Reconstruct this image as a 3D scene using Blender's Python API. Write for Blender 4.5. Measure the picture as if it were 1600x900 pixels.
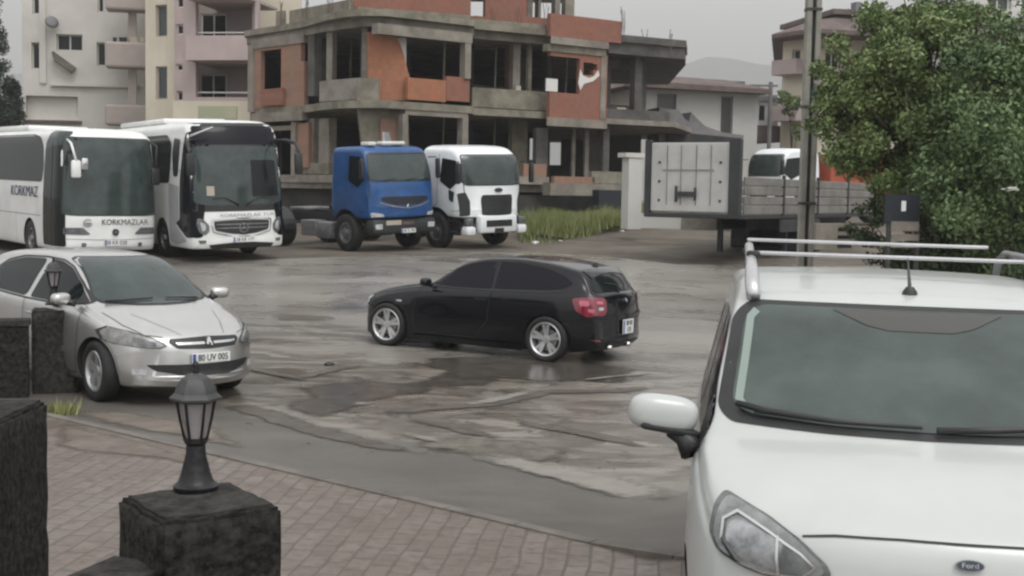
import bpy, bmesh, math, random
import numpy as np
from mathutils import Vector, Matrix
from mathutils.bvhtree import BVHTree
from mathutils.geometry import delaunay_2d_cdt
R = math.radians
random.seed(7); rng = np.random.default_rng(7)
for o in list(bpy.data.objects): bpy.data.objects.remove(o)
SC = bpy.context.scene
COL = SC.collection

# ------------------------------------------------------------------ camera
F, H, PITCH, ROLL = 2000.0, 2.31, 0.0742, R(1.0)
KD = F/1530; HAZE = .0008
cam_d = bpy.data.cameras.new('camera'); cam = bpy.data.objects.new('camera', cam_d); COL.objects.link(cam)
cam.location = (0, 0, H); cam.rotation_mode = 'QUATERNION'; cam.rotation_quaternion = (Matrix.Rotation(math.pi/2 - PITCH, 3, 'X') @ Matrix.Rotation(ROLL, 3, 'Z')).to_quaternion()
cam_d.sensor_fit = 'HORIZONTAL'; cam_d.sensor_width = 36; cam_d.lens = 36*F/1600
cam_d.clip_start = 0.1; cam_d.clip_end = 6000
SC.camera = cam
SC.render.resolution_x, SC.render.resolution_y = 1024, 576

# ------------------------------------------------------------------ world, sun
world = bpy.data.worlds.new('World'); SC.world = world; world.use_nodes = True
wn = world.node_tree; wn.nodes.clear()
sky = wn.nodes.new('ShaderNodeTexSky'); sky.sky_type = 'NISHITA'; sky.sun_disc = False
SUN_EL, SUN_AZ = 58, 150
sky.sun_elevation = R(SUN_EL); sky.sun_rotation = R(SUN_AZ); sky.dust_density = 6; sky.air_density = 1.4; sky.altitude = 0
hs = wn.nodes.new('ShaderNodeHueSaturation'); hs.inputs['Saturation'].default_value = .10
tc = wn.nodes.new('ShaderNodeTexCoord'); nz = wn.nodes.new('ShaderNodeTexNoise'); nz.inputs['Scale'].default_value = 1.6; nz.inputs['Detail'].default_value = 4
mp = wn.nodes.new('ShaderNodeMapping'); mp.inputs['Scale'].default_value = (1, 1, 3.5)
cr = wn.nodes.new('ShaderNodeMapRange'); cr.inputs['To Min'].default_value = .80; cr.inputs['To Max'].default_value = 1.14
cl = wn.nodes.new('ShaderNodeMix'); cl.data_type = 'RGBA'; cl.inputs[0].default_value = .62
cl.inputs[7].default_value = (5.6, 5.6, 5.55, 1)      # the even grey of the cloud deck over the clear-sky gradient
mu = wn.nodes.new('ShaderNodeVectorMath'); mu.operation = 'SCALE'
bg = wn.nodes.new('ShaderNodeBackground'); bg.inputs['Strength'].default_value = .15
wo = wn.nodes.new('ShaderNodeOutputWorld')
L = wn.links.new
L(sky.outputs[0], hs.inputs['Color']); L(hs.outputs[0], cl.inputs[6]); L(cl.outputs[2], mu.inputs[0])
L(tc.outputs['Generated'], mp.inputs[0]); L(mp.outputs[0], nz.inputs['Vector']); L(nz.outputs['Fac'], cr.inputs['Value'])
L(cr.outputs[0], mu.inputs['Scale']); L(mu.outputs[0], bg.inputs['Color']); L(bg.outputs[0], wo.inputs[0])
sd = bpy.data.lights.new('sun', 'SUN'); sd.energy = .6; sd.angle = R(25); sd.color = (1, .97, .93)
so = bpy.data.objects.new('sun', sd); COL.objects.link(so)
az = R(SUN_AZ); sdir = Vector((math.sin(az)*math.cos(R(SUN_EL)), math.cos(az)*math.cos(R(SUN_EL)), math.sin(R(SUN_EL))))
so.rotation_euler = sdir.to_track_quat('Z', 'Y').to_euler(); so.location = (0, -5, 30)
SC.view_settings.view_transform = 'Standard'; SC.view_settings.look = 'None'
SC.view_settings.exposure = .70; SC.view_settings.gamma = 1; SC.view_settings.use_curve_mapping = False
SC.render.engine = 'CYCLES'
SC.cycles.filter_width = 2.4

# ------------------------------------------------------------------ materials
def mat(name, col, rough=.6, metal=0, coat=0, var=0, vscale=3, bump=0, bscale=20, spec=.5, col2=None, streak=0):
    m = bpy.data.materials.new(name); m.use_nodes = True
    nt = m.node_tree; b = nt.nodes['Principled BSDF']
    b.inputs['Base Color'].default_value = (*col, 1); b.inputs['Roughness'].default_value = rough
    b.inputs['Metallic'].default_value = metal; b.inputs['Coat Weight'].default_value = coat
    b.inputs['Coat Roughness'].default_value = .05; b.inputs['Specular IOR Level'].default_value = spec
    if var or col2 or bump:
        t = nt.nodes.new('ShaderNodeTexCoord'); mp = nt.nodes.new('ShaderNodeMapping')
        if streak: mp.inputs['Scale'].default_value = (1, 1, streak)
        nt.links.new(t.outputs['Object'], mp.inputs[0])
    if var or col2:
        n = nt.nodes.new('ShaderNodeTexNoise'); n.inputs['Scale'].default_value = vscale; n.inputs['Detail'].default_value = 6; n.inputs['Roughness'].default_value = .65
        nt.links.new(mp.outputs[0], n.inputs['Vector'])
        r = nt.nodes.new('ShaderNodeValToRGB')
        c2 = col2 or tuple(min(1, c*(1+var)) for c in col); c1 = col if col2 else tuple(c*(1-var) for c in col)
        r.color_ramp.elements[0].position = .36; r.color_ramp.elements[1].position = .64
        r.color_ramp.elements[0].color = (*c1, 1); r.color_ramp.elements[1].color = (*c2, 1)
        nt.links.new(n.outputs['Fac'], r.inputs[0]); nt.links.new(r.outputs[0], b.inputs['Base Color'])
    if bump:
        n2 = nt.nodes.new('ShaderNodeTexNoise'); n2.inputs['Scale'].default_value = bscale; n2.inputs['Detail'].default_value = 5
        nt.links.new(mp.outputs[0], n2.inputs['Vector'])
        bp = nt.nodes.new('ShaderNodeBump'); bp.inputs['Strength'].default_value = bump; bp.inputs['Distance'].default_value = .02
        nt.links.new(n2.outputs['Fac'], bp.inputs['Height']); nt.links.new(bp.outputs[0], b.inputs['Normal'])
    return m

M = {}
M['white_paint'] = mat('white_paint', (.46,.48,.47), .30, coat=.5, var=.035, vscale=2.2)
M['silver_paint'] = mat('silver_paint', (.55,.55,.54), .34, metal=.85, coat=.7, var=.05, vscale=2.5)
M['black_paint'] = mat('black_paint', (.003,.0035,.006), .24, coat=.55, spec=.2)
M['bus_white'] = mat('bus_white', (.72,.73,.72), .35, coat=.4, var=.07, vscale=1.3)
M['bus_grey'] = mat('bus_grey', (.36,.36,.38), .4, coat=.3, var=.06)
M['truck_blue'] = mat('truck_blue', (.008,.062,.20), .42, coat=.2, var=.22, vscale=1.8)
M['truck_white'] = mat('truck_white', (.72,.75,.76), .35, coat=.4, var=.05)
M['glass'] = mat('glass', (.010,.013,.014), .10, spec=.20)
M['glass_tint'] = mat('glass_tint', (.007,.007,.011), .14, spec=.20)
M['windscreen'] = mat('windscreen', (.040,.055,.053), .13, spec=.40, var=.22, vscale=2.6)
M['windscreen_van'] = mat('windscreen_van', (.058,.074,.070), .18, spec=.36, var=.28, vscale=1.5)  # broad colour variation paints dark cloud reflections into the glass
M['frit'] = mat('frit', (.058,.057,.054), .35)
M['frit_light'] = mat('frit_light', (.22,.27,.25), .3)
M['trim'] = mat('trim', (.016,.017,.018), .45, var=.25, vscale=6)
M['rubber'] = mat('rubber', (.012,.012,.012), .75, var=.3, vscale=10)
M['gap'] = mat('gap', (.03,.03,.03), .8)
M['gap_light'] = mat('gap_light', (.16,.165,.165), .7)
M['chrome'] = mat('chrome', (.62,.62,.62), .16, metal=1)
M['alloy'] = mat('alloy', (.52,.52,.53), .34, metal=.7, var=.08, vscale=8)
M['steel'] = mat('steel', (.25,.25,.26), .45, metal=.6, var=.2, vscale=8)
M['lamp_glass'] = mat('lamp_glass', (.42,.43,.44), .10, spec=.7, var=.25, vscale=9)
M['lamp_dark'] = mat('lamp_dark', (.11,.12,.12), .12, spec=.7, var=.4, vscale=12)
M['lamp_hatch'] = mat('lamp_hatch', (.20,.198,.19), .12, spec=.6, var=.35, vscale=12)
M['lamp_van'] = mat('lamp_van', (.21,.22,.22), .12, spec=.6, var=.35, vscale=9)
M['lamp_inner'] = mat('lamp_inner', (.30,.31,.32), .15, metal=.5, var=.4, vscale=14)
M['red_lamp'] = mat('red_lamp', (.17,.006,.02), .12, coat=1, var=.3, vscale=9)
M['red_lamp2'] = mat('red_lamp_clear', (.50,.10,.16), .12, coat=1)
M['amber'] = mat('amber', (.55,.20,.03), .2)
M['plate'] = mat('plate', (.70,.71,.70), .4)
M['plate_blue'] = mat('plate_blue', (.03,.07,.30), .4)
M['ink'] = mat('ink', (.02,.02,.022), .5)
M['bus_ink'] = mat('bus_ink', (.03,.045,.085), .5)
M['ink_grey'] = mat('ink_grey', (.22,.23,.23), .5)
M['ford_blue'] = mat('badge_blue', (.04,.05,.07), .2, metal=.3)
M['concrete'] = mat('concrete', (.15,.134,.112), .9, col2=(.27,.246,.21), vscale=1.1, bump=.5, bscale=9)
M['concrete_dark'] = mat('concrete_dark', (.055,.052,.048), .9, col2=(.115,.108,.098), vscale=1.3, bump=.5, bscale=9)
M['concrete_moss'] = mat('concrete_moss', (.13,.118,.090), .9, col2=(.24,.222,.175), vscale=1.6, bump=.5, bscale=9)
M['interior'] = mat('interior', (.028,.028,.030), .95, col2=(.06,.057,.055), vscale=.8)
M['render_pale'] = mat('render_pale', (.47,.455,.42), .9, col2=(.56,.54,.505), vscale=.5, bump=.2)
M['render_cream'] = mat('render_cream', (.52,.475,.38), .9, col2=(.60,.55,.45), vscale=.5, bump=.2)
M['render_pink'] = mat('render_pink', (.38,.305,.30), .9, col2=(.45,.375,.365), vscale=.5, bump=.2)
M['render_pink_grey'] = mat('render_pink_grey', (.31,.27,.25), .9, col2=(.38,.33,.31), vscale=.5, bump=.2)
M['render_white'] = mat('render_white', (.45,.45,.43), .9, col2=(.54,.535,.51), vscale=.4, bump=.2)
M['render_olive'] = mat('render_olive', (.33,.35,.24), .9, col2=(.42,.43,.30), vscale=.6)
M['frame_white'] = mat('frame_white', (.62,.62,.60), .6)
M['roof_brown'] = mat('roof_brown', (.09,.065,.06), .9, col2=(.15,.115,.105), vscale=1.2)
M['roof_grey'] = mat('roof_grey', (.14,.14,.145), .9, col2=(.22,.215,.215), vscale=1.0)
M['orange'] = mat('orange_paint', (.30,.06,.025), .6, col2=(.38,.085,.04), vscale=2)
M['trailer_white'] = mat('trailer_white', (.36,.36,.35), .55, col2=(.45,.45,.435), vscale=1.6, bump=.15, bscale=4)
M['trailer_board'] = mat('trailer_board', (.15,.143,.13), .5, metal=.3, col2=(.24,.232,.215), vscale=2)
M['trailer_dark'] = mat('trailer_dark', (.022,.024,.026), .6, var=.3)
M['pole'] = mat('pole_concrete', (.20,.20,.175), .9, col2=(.30,.29,.25), vscale=2.5, bump=.4)
M['pole_dark'] = mat('pole_dark', (.045,.045,.042), .8)
M['stone'] = mat('stone', (.005,.005,.0045), .95, spec=.2, col2=(.034,.033,.029), vscale=22, bump=1.0, bscale=26)
M['stone_top'] = mat('stone_top', (.016,.015,.014), .95, spec=.2, col2=(.050,.048,.044), vscale=18, bump=.8, bscale=26)
M['stone_pale'] = mat('stone_pale', (.10,.10,.105), .9, col2=(.15,.15,.15), vscale=6, bump=.5)
M['iron'] = mat('iron', (.013,.012,.013), .42, metal=.3, var=.4, vscale=14, bump=.25, bscale=30)
M['iron_light'] = mat('iron_weathered', (.045,.047,.047), .5, metal=.2, var=.3, vscale=14)
M['lantern_glass'] = mat('lantern_glass', (.26,.24,.25), .3, var=.1, vscale=12)
M['sign_blue'] = mat('sign_blue', (.05,.07,.16), .5)
M['sign_dark'] = mat('sign_dark', (.010,.014,.022), .5)
M['bark'] = mat('bark', (.055,.045,.035), .95, var=.35, vscale=8, bump=.6)
M['litter'] = mat('litter', (.65,.66,.62), .7)
M['litter_p'] = mat('litter_pale', (.40,.36,.30), .8)
M['petal'] = mat('petal', (.80,.80,.76), .7)

def brick_mat(name, a, b, mortar, sc=4.0, w=.5, h=.25, rot=(0,0,0), axis='xz'):
    m = bpy.data.materials.new(name); m.use_nodes = True; nt = m.node_tree; bs = nt.nodes['Principled BSDF']
    t = nt.nodes.new('ShaderNodeTexCoord'); sp = nt.nodes.new('ShaderNodeSeparateXYZ'); cb = nt.nodes.new('ShaderNodeCombineXYZ')
    nt.links.new(t.outputs['Object'], sp.inputs[0])
    if axis == 'xz':
        ad = nt.nodes.new('ShaderNodeMath'); ad.operation = 'ADD'
        nt.links.new(sp.outputs[0], ad.inputs[0]); nt.links.new(sp.outputs[1], ad.inputs[1]); nt.links.new(ad.outputs[0], cb.inputs[0]); nt.links.new(sp.outputs[2], cb.inputs[1])
    br = nt.nodes.new('ShaderNodeTexBrick'); br.inputs['Scale'].default_value = sc
    br.inputs['Color1'].default_value = (*a,1); br.inputs['Color2'].default_value = (*b,1); br.inputs['Mortar'].default_value = (*mortar,1)
    br.inputs['Brick Width'].default_value = w; br.inputs['Row Height'].default_value = h; br.inputs['Mortar Size'].default_value = .02
    nt.links.new(cb.outputs[0], br.inputs['Vector'])
    n = nt.nodes.new('ShaderNodeTexNoise'); n.inputs['Scale'].default_value = 1.3; n.inputs['Detail'].default_value = 6; nt.links.new(t.outputs['Object'], n.inputs['Vector'])
    mr = nt.nodes.new('ShaderNodeMapRange'); mr.inputs['From Min'].default_value = .3; mr.inputs['From Max'].default_value = .7; mr.inputs['To Min'].default_value = 0; mr.inputs['To Max'].default_value = .42
    nt.links.new(n.outputs['Fac'], mr.inputs[0])
    mx = nt.nodes.new('ShaderNodeMix'); mx.data_type = 'RGBA'; mx.inputs[7].default_value = (*mortar, 1)
    nt.links.new(mr.outputs[0], mx.inputs[0]); nt.links.new(br.outputs['Color'], mx.inputs[6]); nt.links.new(mx.outputs[2], bs.inputs['Base Color'])
    bs.inputs['Roughness'].default_value = .9
    bp = nt.nodes.new('ShaderNodeBump'); bp.inputs['Strength'].default_value = .4; bp.inputs['Distance'].default_value = .02; bp.invert = True
    nt.links.new(br.outputs['Fac'], bp.inputs['Height']); nt.links.new(bp.outputs[0], bs.inputs['Normal'])
    return m
M['brick'] = brick_mat('hollow_brick', (.38,.150,.080), (.30,.12,.064), (.21,.13,.088), 4, .8, .8)
M['brick_red'] = brick_mat('hollow_brick_red', (.27,.105,.070), (.22,.088,.060), (.19,.12,.095), 4, .8, .8)
M['brick_grey'] = brick_mat('hollow_brick_dusty', (.30,.155,.105), (.24,.135,.095), (.22,.17,.135), 4, .8, .8)

# ------------------------------------------------------------------ helpers
def tag(o, label=None, cat=None, group=None, kind=None):
    if label: o['label'] = label
    if cat: o['category'] = cat
    if group: o['group'] = group
    if kind: o['kind'] = kind
    return o
def empty(name, loc=(0,0,0), rz=0, parent=None):
    o = bpy.data.objects.new(name, None); COL.objects.link(o); o.location = loc; o.rotation_euler = (0,0,rz); o.parent = parent
    o.empty_display_size = .2
    return o
def link(name, me, m, parent=None):
    o = bpy.data.objects.new(name, me); COL.objects.link(o); o.parent = parent
    if m is not None:
        for x in (m if isinstance(m, (list, tuple)) else [m]): me.materials.append(x)
    return o
def mesh(name, v, f, m, parent=None, smooth=False, ang=None):
    me = bpy.data.meshes.new(name); me.from_pydata([tuple(p) for p in v], [], f); me.update()
    if smooth or ang:
        me.polygons.foreach_set('use_smooth', [True]*len(me.polygons))
        if ang: me.set_sharp_from_angle(angle=R(ang))
    return link(name, me, m, parent)
class MB:
    def __init__(s): s.v = []; s.f = []
    def add(s, v, f):
        n = len(s.v); s.v += [tuple(p) for p in v]; s.f += [tuple(i+n for i in q) for q in f]; return s
    def box(s, c, d, rz=0, bev=0, mtx=None):
        x,y,z = [k/2 for k in d]
        if bev:
            b = min(bev, x*.95, y*.95, z*.95); bm = bmesh.new(); bmesh.ops.create_cube(bm, size=1)
            for q in bm.verts: q.co = Vector((q.co.x*2*x, q.co.y*2*y, q.co.z*2*z))
            bmesh.ops.bevel(bm, geom=bm.edges[:], offset=b, segments=2, affect='EDGES', profile=.5)
            v = [q.co.copy() for q in bm.verts]; bm.verts.index_update(); f = [tuple(k.index for k in q.verts) for q in bm.faces]; bm.free()
        else:
            v = [Vector((i,j,k)) for i in (-x,x) for j in (-y,y) for k in (-z,z)]
            f = [(0,1,3,2),(4,6,7,5),(0,4,5,1),(2,3,7,6),(0,2,6,4),(1,5,7,3)]
        T = mtx or (Matrix.Translation(c) @ Matrix.Rotation(rz,4,'Z'))
        return s.add([T @ q for q in v], f)
    def prism(s, pts, z0, z1):            # plan polygon extruded up
        n = len(pts); a = sum(pts[i][0]*pts[(i+1)%n][1]-pts[(i+1)%n][0]*pts[i][1] for i in range(n))
        if a < 0: pts = pts[::-1]
        v = [(p[0],p[1],z0) for p in pts] + [(p[0],p[1],z1) for p in pts]
        f = [tuple(range(n-1,-1,-1)), tuple(range(n,2*n))] + [(i,(i+1)%n,(i+1)%n+n,i+n) for i in range(n)]
        return s.add(v, f)
    def tube(s, pts, r, seg=8, cap=True):
        pts = [Vector(p) for p in pts]; n = len(pts); rr = r if isinstance(r,(list,tuple)) else [r]*n; v=[]; f=[]
        up = Vector((0,0,1))
        for i,p in enumerate(pts):
            t = (pts[min(i+1,n-1)]-pts[max(i-1,0)]).normalized()
            a = t.cross(up)
            if a.length < .1: a = t.cross(Vector((1,0,0)))
            a.normalize(); b = t.cross(a).normalized()
            for k in range(seg):
                an = 2*math.pi*k/seg; v.append(p + (a*math.cos(an)+b*math.sin(an))*rr[i])
        for i in range(n-1):
            for k in range(seg):
                k2=(k+1)%seg; f.append((i*seg+k, i*seg+k2, (i+1)*seg+k2, (i+1)*seg+k))
        if cap: f += [tuple(range(seg-1,-1,-1)), tuple(range((n-1)*seg, n*seg))]
        return s.add(v,f)
    def lathe(s, prof, seg=32, axis='z', c=(0,0,0)):    # prof (r, h)
        v=[];f=[];n=len(prof)
        for r,h in prof:
            for k in range(seg):
                a=2*math.pi*k/seg; x,y=r*math.cos(a),r*math.sin(a)
                p=(x,y,h) if axis=='z' else ((x,h,y) if axis=='y' else (h,x,y))
                v.append((p[0]+c[0],p[1]+c[1],p[2]+c[2]))
        for i in range(n-1):
            for k in range(seg):
                k2=(k+1)%seg; f.append((i*seg+k,i*seg+k2,(i+1)*seg+k2,(i+1)*seg+k))
        return s.add(v,f)
    def wall(s, p0, p1, z0, z1, th=.2):
        p0=Vector(p0[:2]);p1=Vector(p1[:2]); d=(p1-p0).normalized(); n=Vector((-d.y,d.x))*th
        return s.prism([p0,p1,p1+n,p0+n], z0, z1)
    def build(s, name, m, parent=None, smooth=False, ang=None): return mesh(name, s.v, s.f, m, parent, smooth, ang)

def pchip(pts):
    pts = sorted(pts); x = np.array([p[0] for p in pts],float); y = np.array([p[1] for p in pts],float)
    h = np.diff(x); d = np.diff(y)/h; m = np.zeros_like(y); m[0]=d[0]; m[-1]=d[-1]
    for i in range(1,len(x)-1):
        if d[i-1]*d[i] <= 0: m[i]=0
        else:
            w1=2*h[i]+h[i-1]; w2=h[i]+2*h[i-1]; m[i]=(w1+w2)/(w1/d[i-1]+w2/d[i])
    def fn(q):
        q=min(max(q,x[0]),x[-1]); i=min(int(np.searchsorted(x,q,side='right'))-1,len(x)-2); i=max(i,0)
        t=(q-x[i])/h[i]; t2=t*t; t3=t2*t
        return float((2*t3-3*t2+1)*y[i]+(t3-2*t2+t)*h[i]*m[i]+(-2*t3+3*t2)*y[i+1]+(t3-t2)*h[i]*m[i+1])
    return fn
def lin(pts):
    pts=sorted(pts); X=[p[0] for p in pts]; Y=[p[1] for p in pts]
    return lambda q: float(np.interp(q,X,Y))
def bspline_closed(P, sub):
    P=np.array(P); n=len(P); out=[]
    for i in range(n):
        p0,p1,p2,p3=P[i-1],P[i],P[(i+1)%n],P[(i+2)%n]
        for k in range(sub):
            t=k/sub
            out.append(((1-t)**3*p0+(3*t**3-6*t*t+4)*p1+(-3*t**3+3*t*t+3*t+1)*p2+t**3*p3)/6)
    return np.array(out)

class Body:
    """lofted vehicle body; patches are cut to shape and laid onto its skin"""
    def __init__(s, top, bot, belt, wid, tumble=.42, crown=.05, kf=.16, kr=.10, x_f0=-.6, x_r0=-2.6, n=120, sub=4, sharp=.05, shoulder=.93, sill=.93, taper_side=.02):
        s.x0=min(p[0] for p in top); s.x1=max(p[0] for p in top); top,bot,belt,wid=pchip(top),pchip(bot),pchip(belt),pchip(wid)
        cr = crown if callable(crown) else (lambda x: crown)
        v=[]; rings=[]
        u=(1-np.cos(np.linspace(0,np.pi,n)))/2; u=.5*u+.5*np.linspace(0,1,n)
        for t in u:
            x=s.x0+(s.x1-s.x0)*t; zt,zb,w=top(x),bot(x),wid(x); zs=min(belt(x), zt-.05); c=min(cr(x),(zt-zb)*.2); g=max(zt-zs-c*.6,.02)
            sh=w*shoulder; rw=max(sh-tumble*g, w*.35); hh=zs-zb
            e=min(sharp, g*.45)
            half=[(w*.5,zb),(w*sill*.94,zb),(w*sill,zb+.015*1),(w*(1-taper_side*.5),zb+hh*.28),(w,zb+hh*.5),(w*(1-taper_side*.4),zb+hh*.78),(w*(1-taper_side),zs-.035),(sh+ (w*(1-taper_side)-sh)*.45,zs),
                  (sh-tumble*g*.12,zs+g*.12),(sh-tumble*g*.5,zs+g*.5),(rw+.004,zs+g-e),(rw-.004,zs+g-e*.35),(rw-e*.9,zs+g+c*.12),(rw*.62,zt-c*.28)]
            ctrl=[(0,zb)]+half+[(0,zt)]+[(-a,b) for a,b in half[::-1]]
            ring=bspline_closed(ctrl, sub); rings.append((x,ring,w))
        # rounded end caps
        full=[]
        def sheared(x,ring,w,k=1,bul=0):
            out=[]; zc=(ring[:,1].max()+ring[:,1].min())/2
            for y,z in ring:
                y2=y*k; z2=zc+(z-zc)*k; q=min(1,abs(y2)/max(w,.1))
                tf=min(1,max(0,(x-x_f0)/(s.x1-x_f0))); tr=min(1,max(0,(x_r0-x)/(x_r0-s.x0)))
                dx=-kf*(tf*(2-tf))*q**2.2 + kr*(tr*(2-tr))*q**2.2
                out.append((x+dx+bul, y2, z2))
            return out
        x,r,w=rings[0]
        for k,b in ((.02,-.012),(.4,-.012),(.75,-.010),(.93,-.005)): full.append(sheared(x,r,w,k,b))
        for x,r,w in rings: full.append(sheared(x,r,w))
        x,r,w=rings[-1]
        for k,b in ((.93,.005),(.75,.010),(.4,.012),(.02,.012)): full.append(sheared(x,r,w,k,b))
        m=len(full[0]); V=[p for q in full for p in q]; Fc=[]
        for i in range(len(full)-1):
            for k in range(m): k2=(k+1)%m; Fc.append((i*m+k,(i+1)*m+k,(i+1)*m+k2,i*m+k2))
        Fc.append(tuple(range(m))); Fc.append(tuple(range(len(V)-1,len(V)-1-m,-1)))
        s.V,s.Fc=V,Fc; s.bvh=BVHTree.FromPolygons([Vector(p) for p in V], Fc)
    def build(s, name, m, parent, arches=(), liner=None, arch_depth=.55):
        me=bpy.data.meshes.new(name); me.from_pydata(s.V,[],s.Fc); me.update()
        bm=bmesh.new(); bm.from_mesh(me); bmesh.ops.recalc_face_normals(bm, faces=bm.faces[:]); bm.to_mesh(me); bm.free()
        o=link(name, me, [m, liner or M['gap']], parent)
        for (ax,az_,ar) in arches:
            c=MB()
            for sd in (-1,1): c.lathe([(0.001,arch_depth*sd),(ar,arch_depth*sd),(ar,1.7*sd),(.001,1.7*sd)],40,'y',(ax,0,az_))
            cm=bpy.data.meshes.new('cut'); cm.from_pydata(c.v,[],c.f); b2=bmesh.new(); b2.from_mesh(cm); bmesh.ops.remove_doubles(b2,verts=b2.verts[:],dist=.003); bmesh.ops.recalc_face_normals(b2,faces=b2.faces[:]); b2.to_mesh(cm); b2.free()
            co=bpy.data.objects.new('cut', cm); COL.objects.link(co)
            md=o.modifiers.new('b','BOOLEAN'); md.operation='DIFFERENCE'; md.object=co; md.solver='EXACT'
            pr=o.parent; o.parent=None
            bpy.context.view_layer.update()
            nm=bpy.data.meshes.new_from_object(o.evaluated_get(bpy.context.evaluated_depsgraph_get()))
            o.modifiers.clear(); o.data=nm; o.parent=pr; bpy.data.objects.remove(co)
            while len(nm.materials)<2: nm.materials.append(liner or M['gap'])
            for p in nm.polygons:
                ctr=p.center; r=math.hypot(ctr.x-ax,ctr.z-az_)
                if r<ar*1.01 and (abs(abs(ctr.y)-arch_depth)<.01 or abs(r-ar)<.02) and abs(ctr.y)>arch_depth-.02: 
                    n=p.normal; rd=Vector((ctr.x-ax,0,ctr.z-az_)).normalized()
                    if abs(n.dot(rd))>.9 or abs(n.y)>.95 and abs(abs(ctr.y)-arch_depth)<.01: p.material_index=1
        me=o.data; me.name=name
        me.polygons.foreach_set('use_smooth',[True]*len(me.polygons)); me.set_sharp_from_angle(angle=R(38))
        return o
    def hit(s, a, b, axis, off=0):
        if axis=='left': o,d=Vector((a,6,b)),Vector((0,-1,0))
        elif axis=='right': o,d=Vector((a,-6,b)),Vector((0,1,0))
        elif axis=='front': o,d=Vector((20,a,b)),Vector((-1,0,0))
        elif axis=='rear': o,d=Vector((-30,a,b)),Vector((1,0,0))
        elif axis=='top': o,d=Vector((a,b,9)),Vector((0,0,-1))
        p,n,i,_=s.bvh.ray_cast(o,d)
        if p is None:
            tgt={'left':(a,1,b),'right':(a,-1,b),'front':(s.x1,a,b),'rear':(s.x0,a,b),'top':(a,b,1.5)}[axis]
            p,n,i,_=s.bvh.find_nearest(Vector(tgt))
        if n.dot(d)>0: n=-n
        return p+n*off
    def patch(s, name, poly, axis, m, parent, off=.004, step=.05):
        P=[Vector(p) for p in dens(poly,step)]; n=len(P)
        xs=[p.x for p in P]; ys=[p.y for p in P]; pts=list(P)
        for x in np.arange(min(xs)+step*.5,max(xs),step):
            for y in np.arange(min(ys)+step*.5,max(ys),step):
                if inside(x,y,P): pts.append(Vector((x,y)))
        vs,es,fs,_,_,_=delaunay_2d_cdt(pts,[(i,(i+1)%n) for i in range(n)],[],1,1e-5)
        v3=[s.hit(p.x,p.y,axis,off) for p in vs]
        fs=[tuple(f) for f in fs]
        out={'left':(0,1,0),'right':(0,-1,0),'front':(1,0,0),'rear':(-1,0,0),'top':(0,0,1)}[axis]
        if fs:
            a,b,c=[v3[k] for k in fs[len(fs)//2][:3]]
            if (b-a).cross(c-a).dot(Vector(out))<0: fs=[f[::-1] for f in fs]
        return mesh(name,v3,fs,m,parent,True)
    def band(s, name, line, axis, w, m, parent, closed=False, off=.007, step=.04):
        P=[Vector(p) for p in (dens(line,step) if closed else dens_open(line,step))]; n=len(P); v=[]; f=[]
        for i,p in enumerate(P):
            a=P[(i-1)%n] if closed or i>0 else P[i]; b=P[(i+1)%n] if closed or i<n-1 else P[i]
            t=(b-a).normalized(); nn=Vector((-t.y,t.x))*w/2
            v+=[s.hit(p.x+nn.x,p.y+nn.y,axis,off), s.hit(p.x-nn.x,p.y-nn.y,axis,off)]
        for i in range(n if closed else n-1): j=(i+1)%n; f.append((2*i,2*j,2*j+1,2*i+1))
        return mesh(name,v,f,m,parent,True)
def dens(poly,step):
    out=[]
    for i in range(len(poly)):
        a,b=Vector(poly[i]),Vector(poly[(i+1)%len(poly)]); k=max(1,int((b-a).length/step))
        out+=[tuple(a.lerp(b,j/k)) for j in range(k)]
    return out
def dens_open(poly,step):
    out=[]
    for i in range(len(poly)-1):
        a,b=Vector(poly[i]),Vector(poly[i+1]); k=max(1,int((b-a).length/step)); out+=[tuple(a.lerp(b,j/k)) for j in range(k)]
    return out+[tuple(poly[-1])]
def inside(x,y,P):
    c=False; n=len(P)
    for i in range(n):
        a,b=P[i],P[i-1]
        if (a[1]>y)!=(b[1]>y) and x<(b[0]-a[0])*(y-a[1])/(b[1]-a[1])+a[0]: c=not c
    return c
def rp(poly, r=.05, k=4):              # round the corners of a 2-D polygon
    out=[]; n=len(poly)
    for i in range(n):
        p=Vector(poly[i]); a=Vector(poly[i-1])-p; b=Vector(poly[(i+1)%n])-p; q=min(r,a.length*.45,b.length*.45)
        A=p+a.normalized()*q; B=p+b.normalized()*q
        for j in range(k+1): t=j/k; out.append(tuple(A*(1-t)**2+p*2*t*(1-t)+B*t*t))
    return out
def mir(poly): return [(-a,b) for a,b in poly][::-1]
def text(name, s, size, m, parent, mtx, sx=1, ext=.002):
    cu=bpy.data.curves.new(name,'FONT'); cu.body=s; cu.size=size; cu.align_x='CENTER'; cu.align_y='CENTER'; cu.extrude=ext; cu.resolution_u=3
    t=bpy.data.objects.new(name,cu); COL.objects.link(t); bpy.context.view_layer.update()
    me=bpy.data.meshes.new_from_object(t.evaluated_get(bpy.context.evaluated_depsgraph_get())); bpy.data.objects.remove(t)
    me.transform(mtx @ Matrix.Diagonal((sx,1,1,1))); me.materials.clear(); me.name=name
    return link(name, me, m, parent)
def face_mtx(pos, facing, up=(0,0,1)):        # text plane: its +Z looks along `facing`
    z=Vector(facing).normalized(); x=Vector(up).cross(z).normalized(); y=z.cross(x)
    m=Matrix.Identity(4)
    for i in range(3): m[i][0],m[i][1],m[i][2],m[i][3]=x[i],y[i],z[i],pos[i]
    return m

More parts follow.
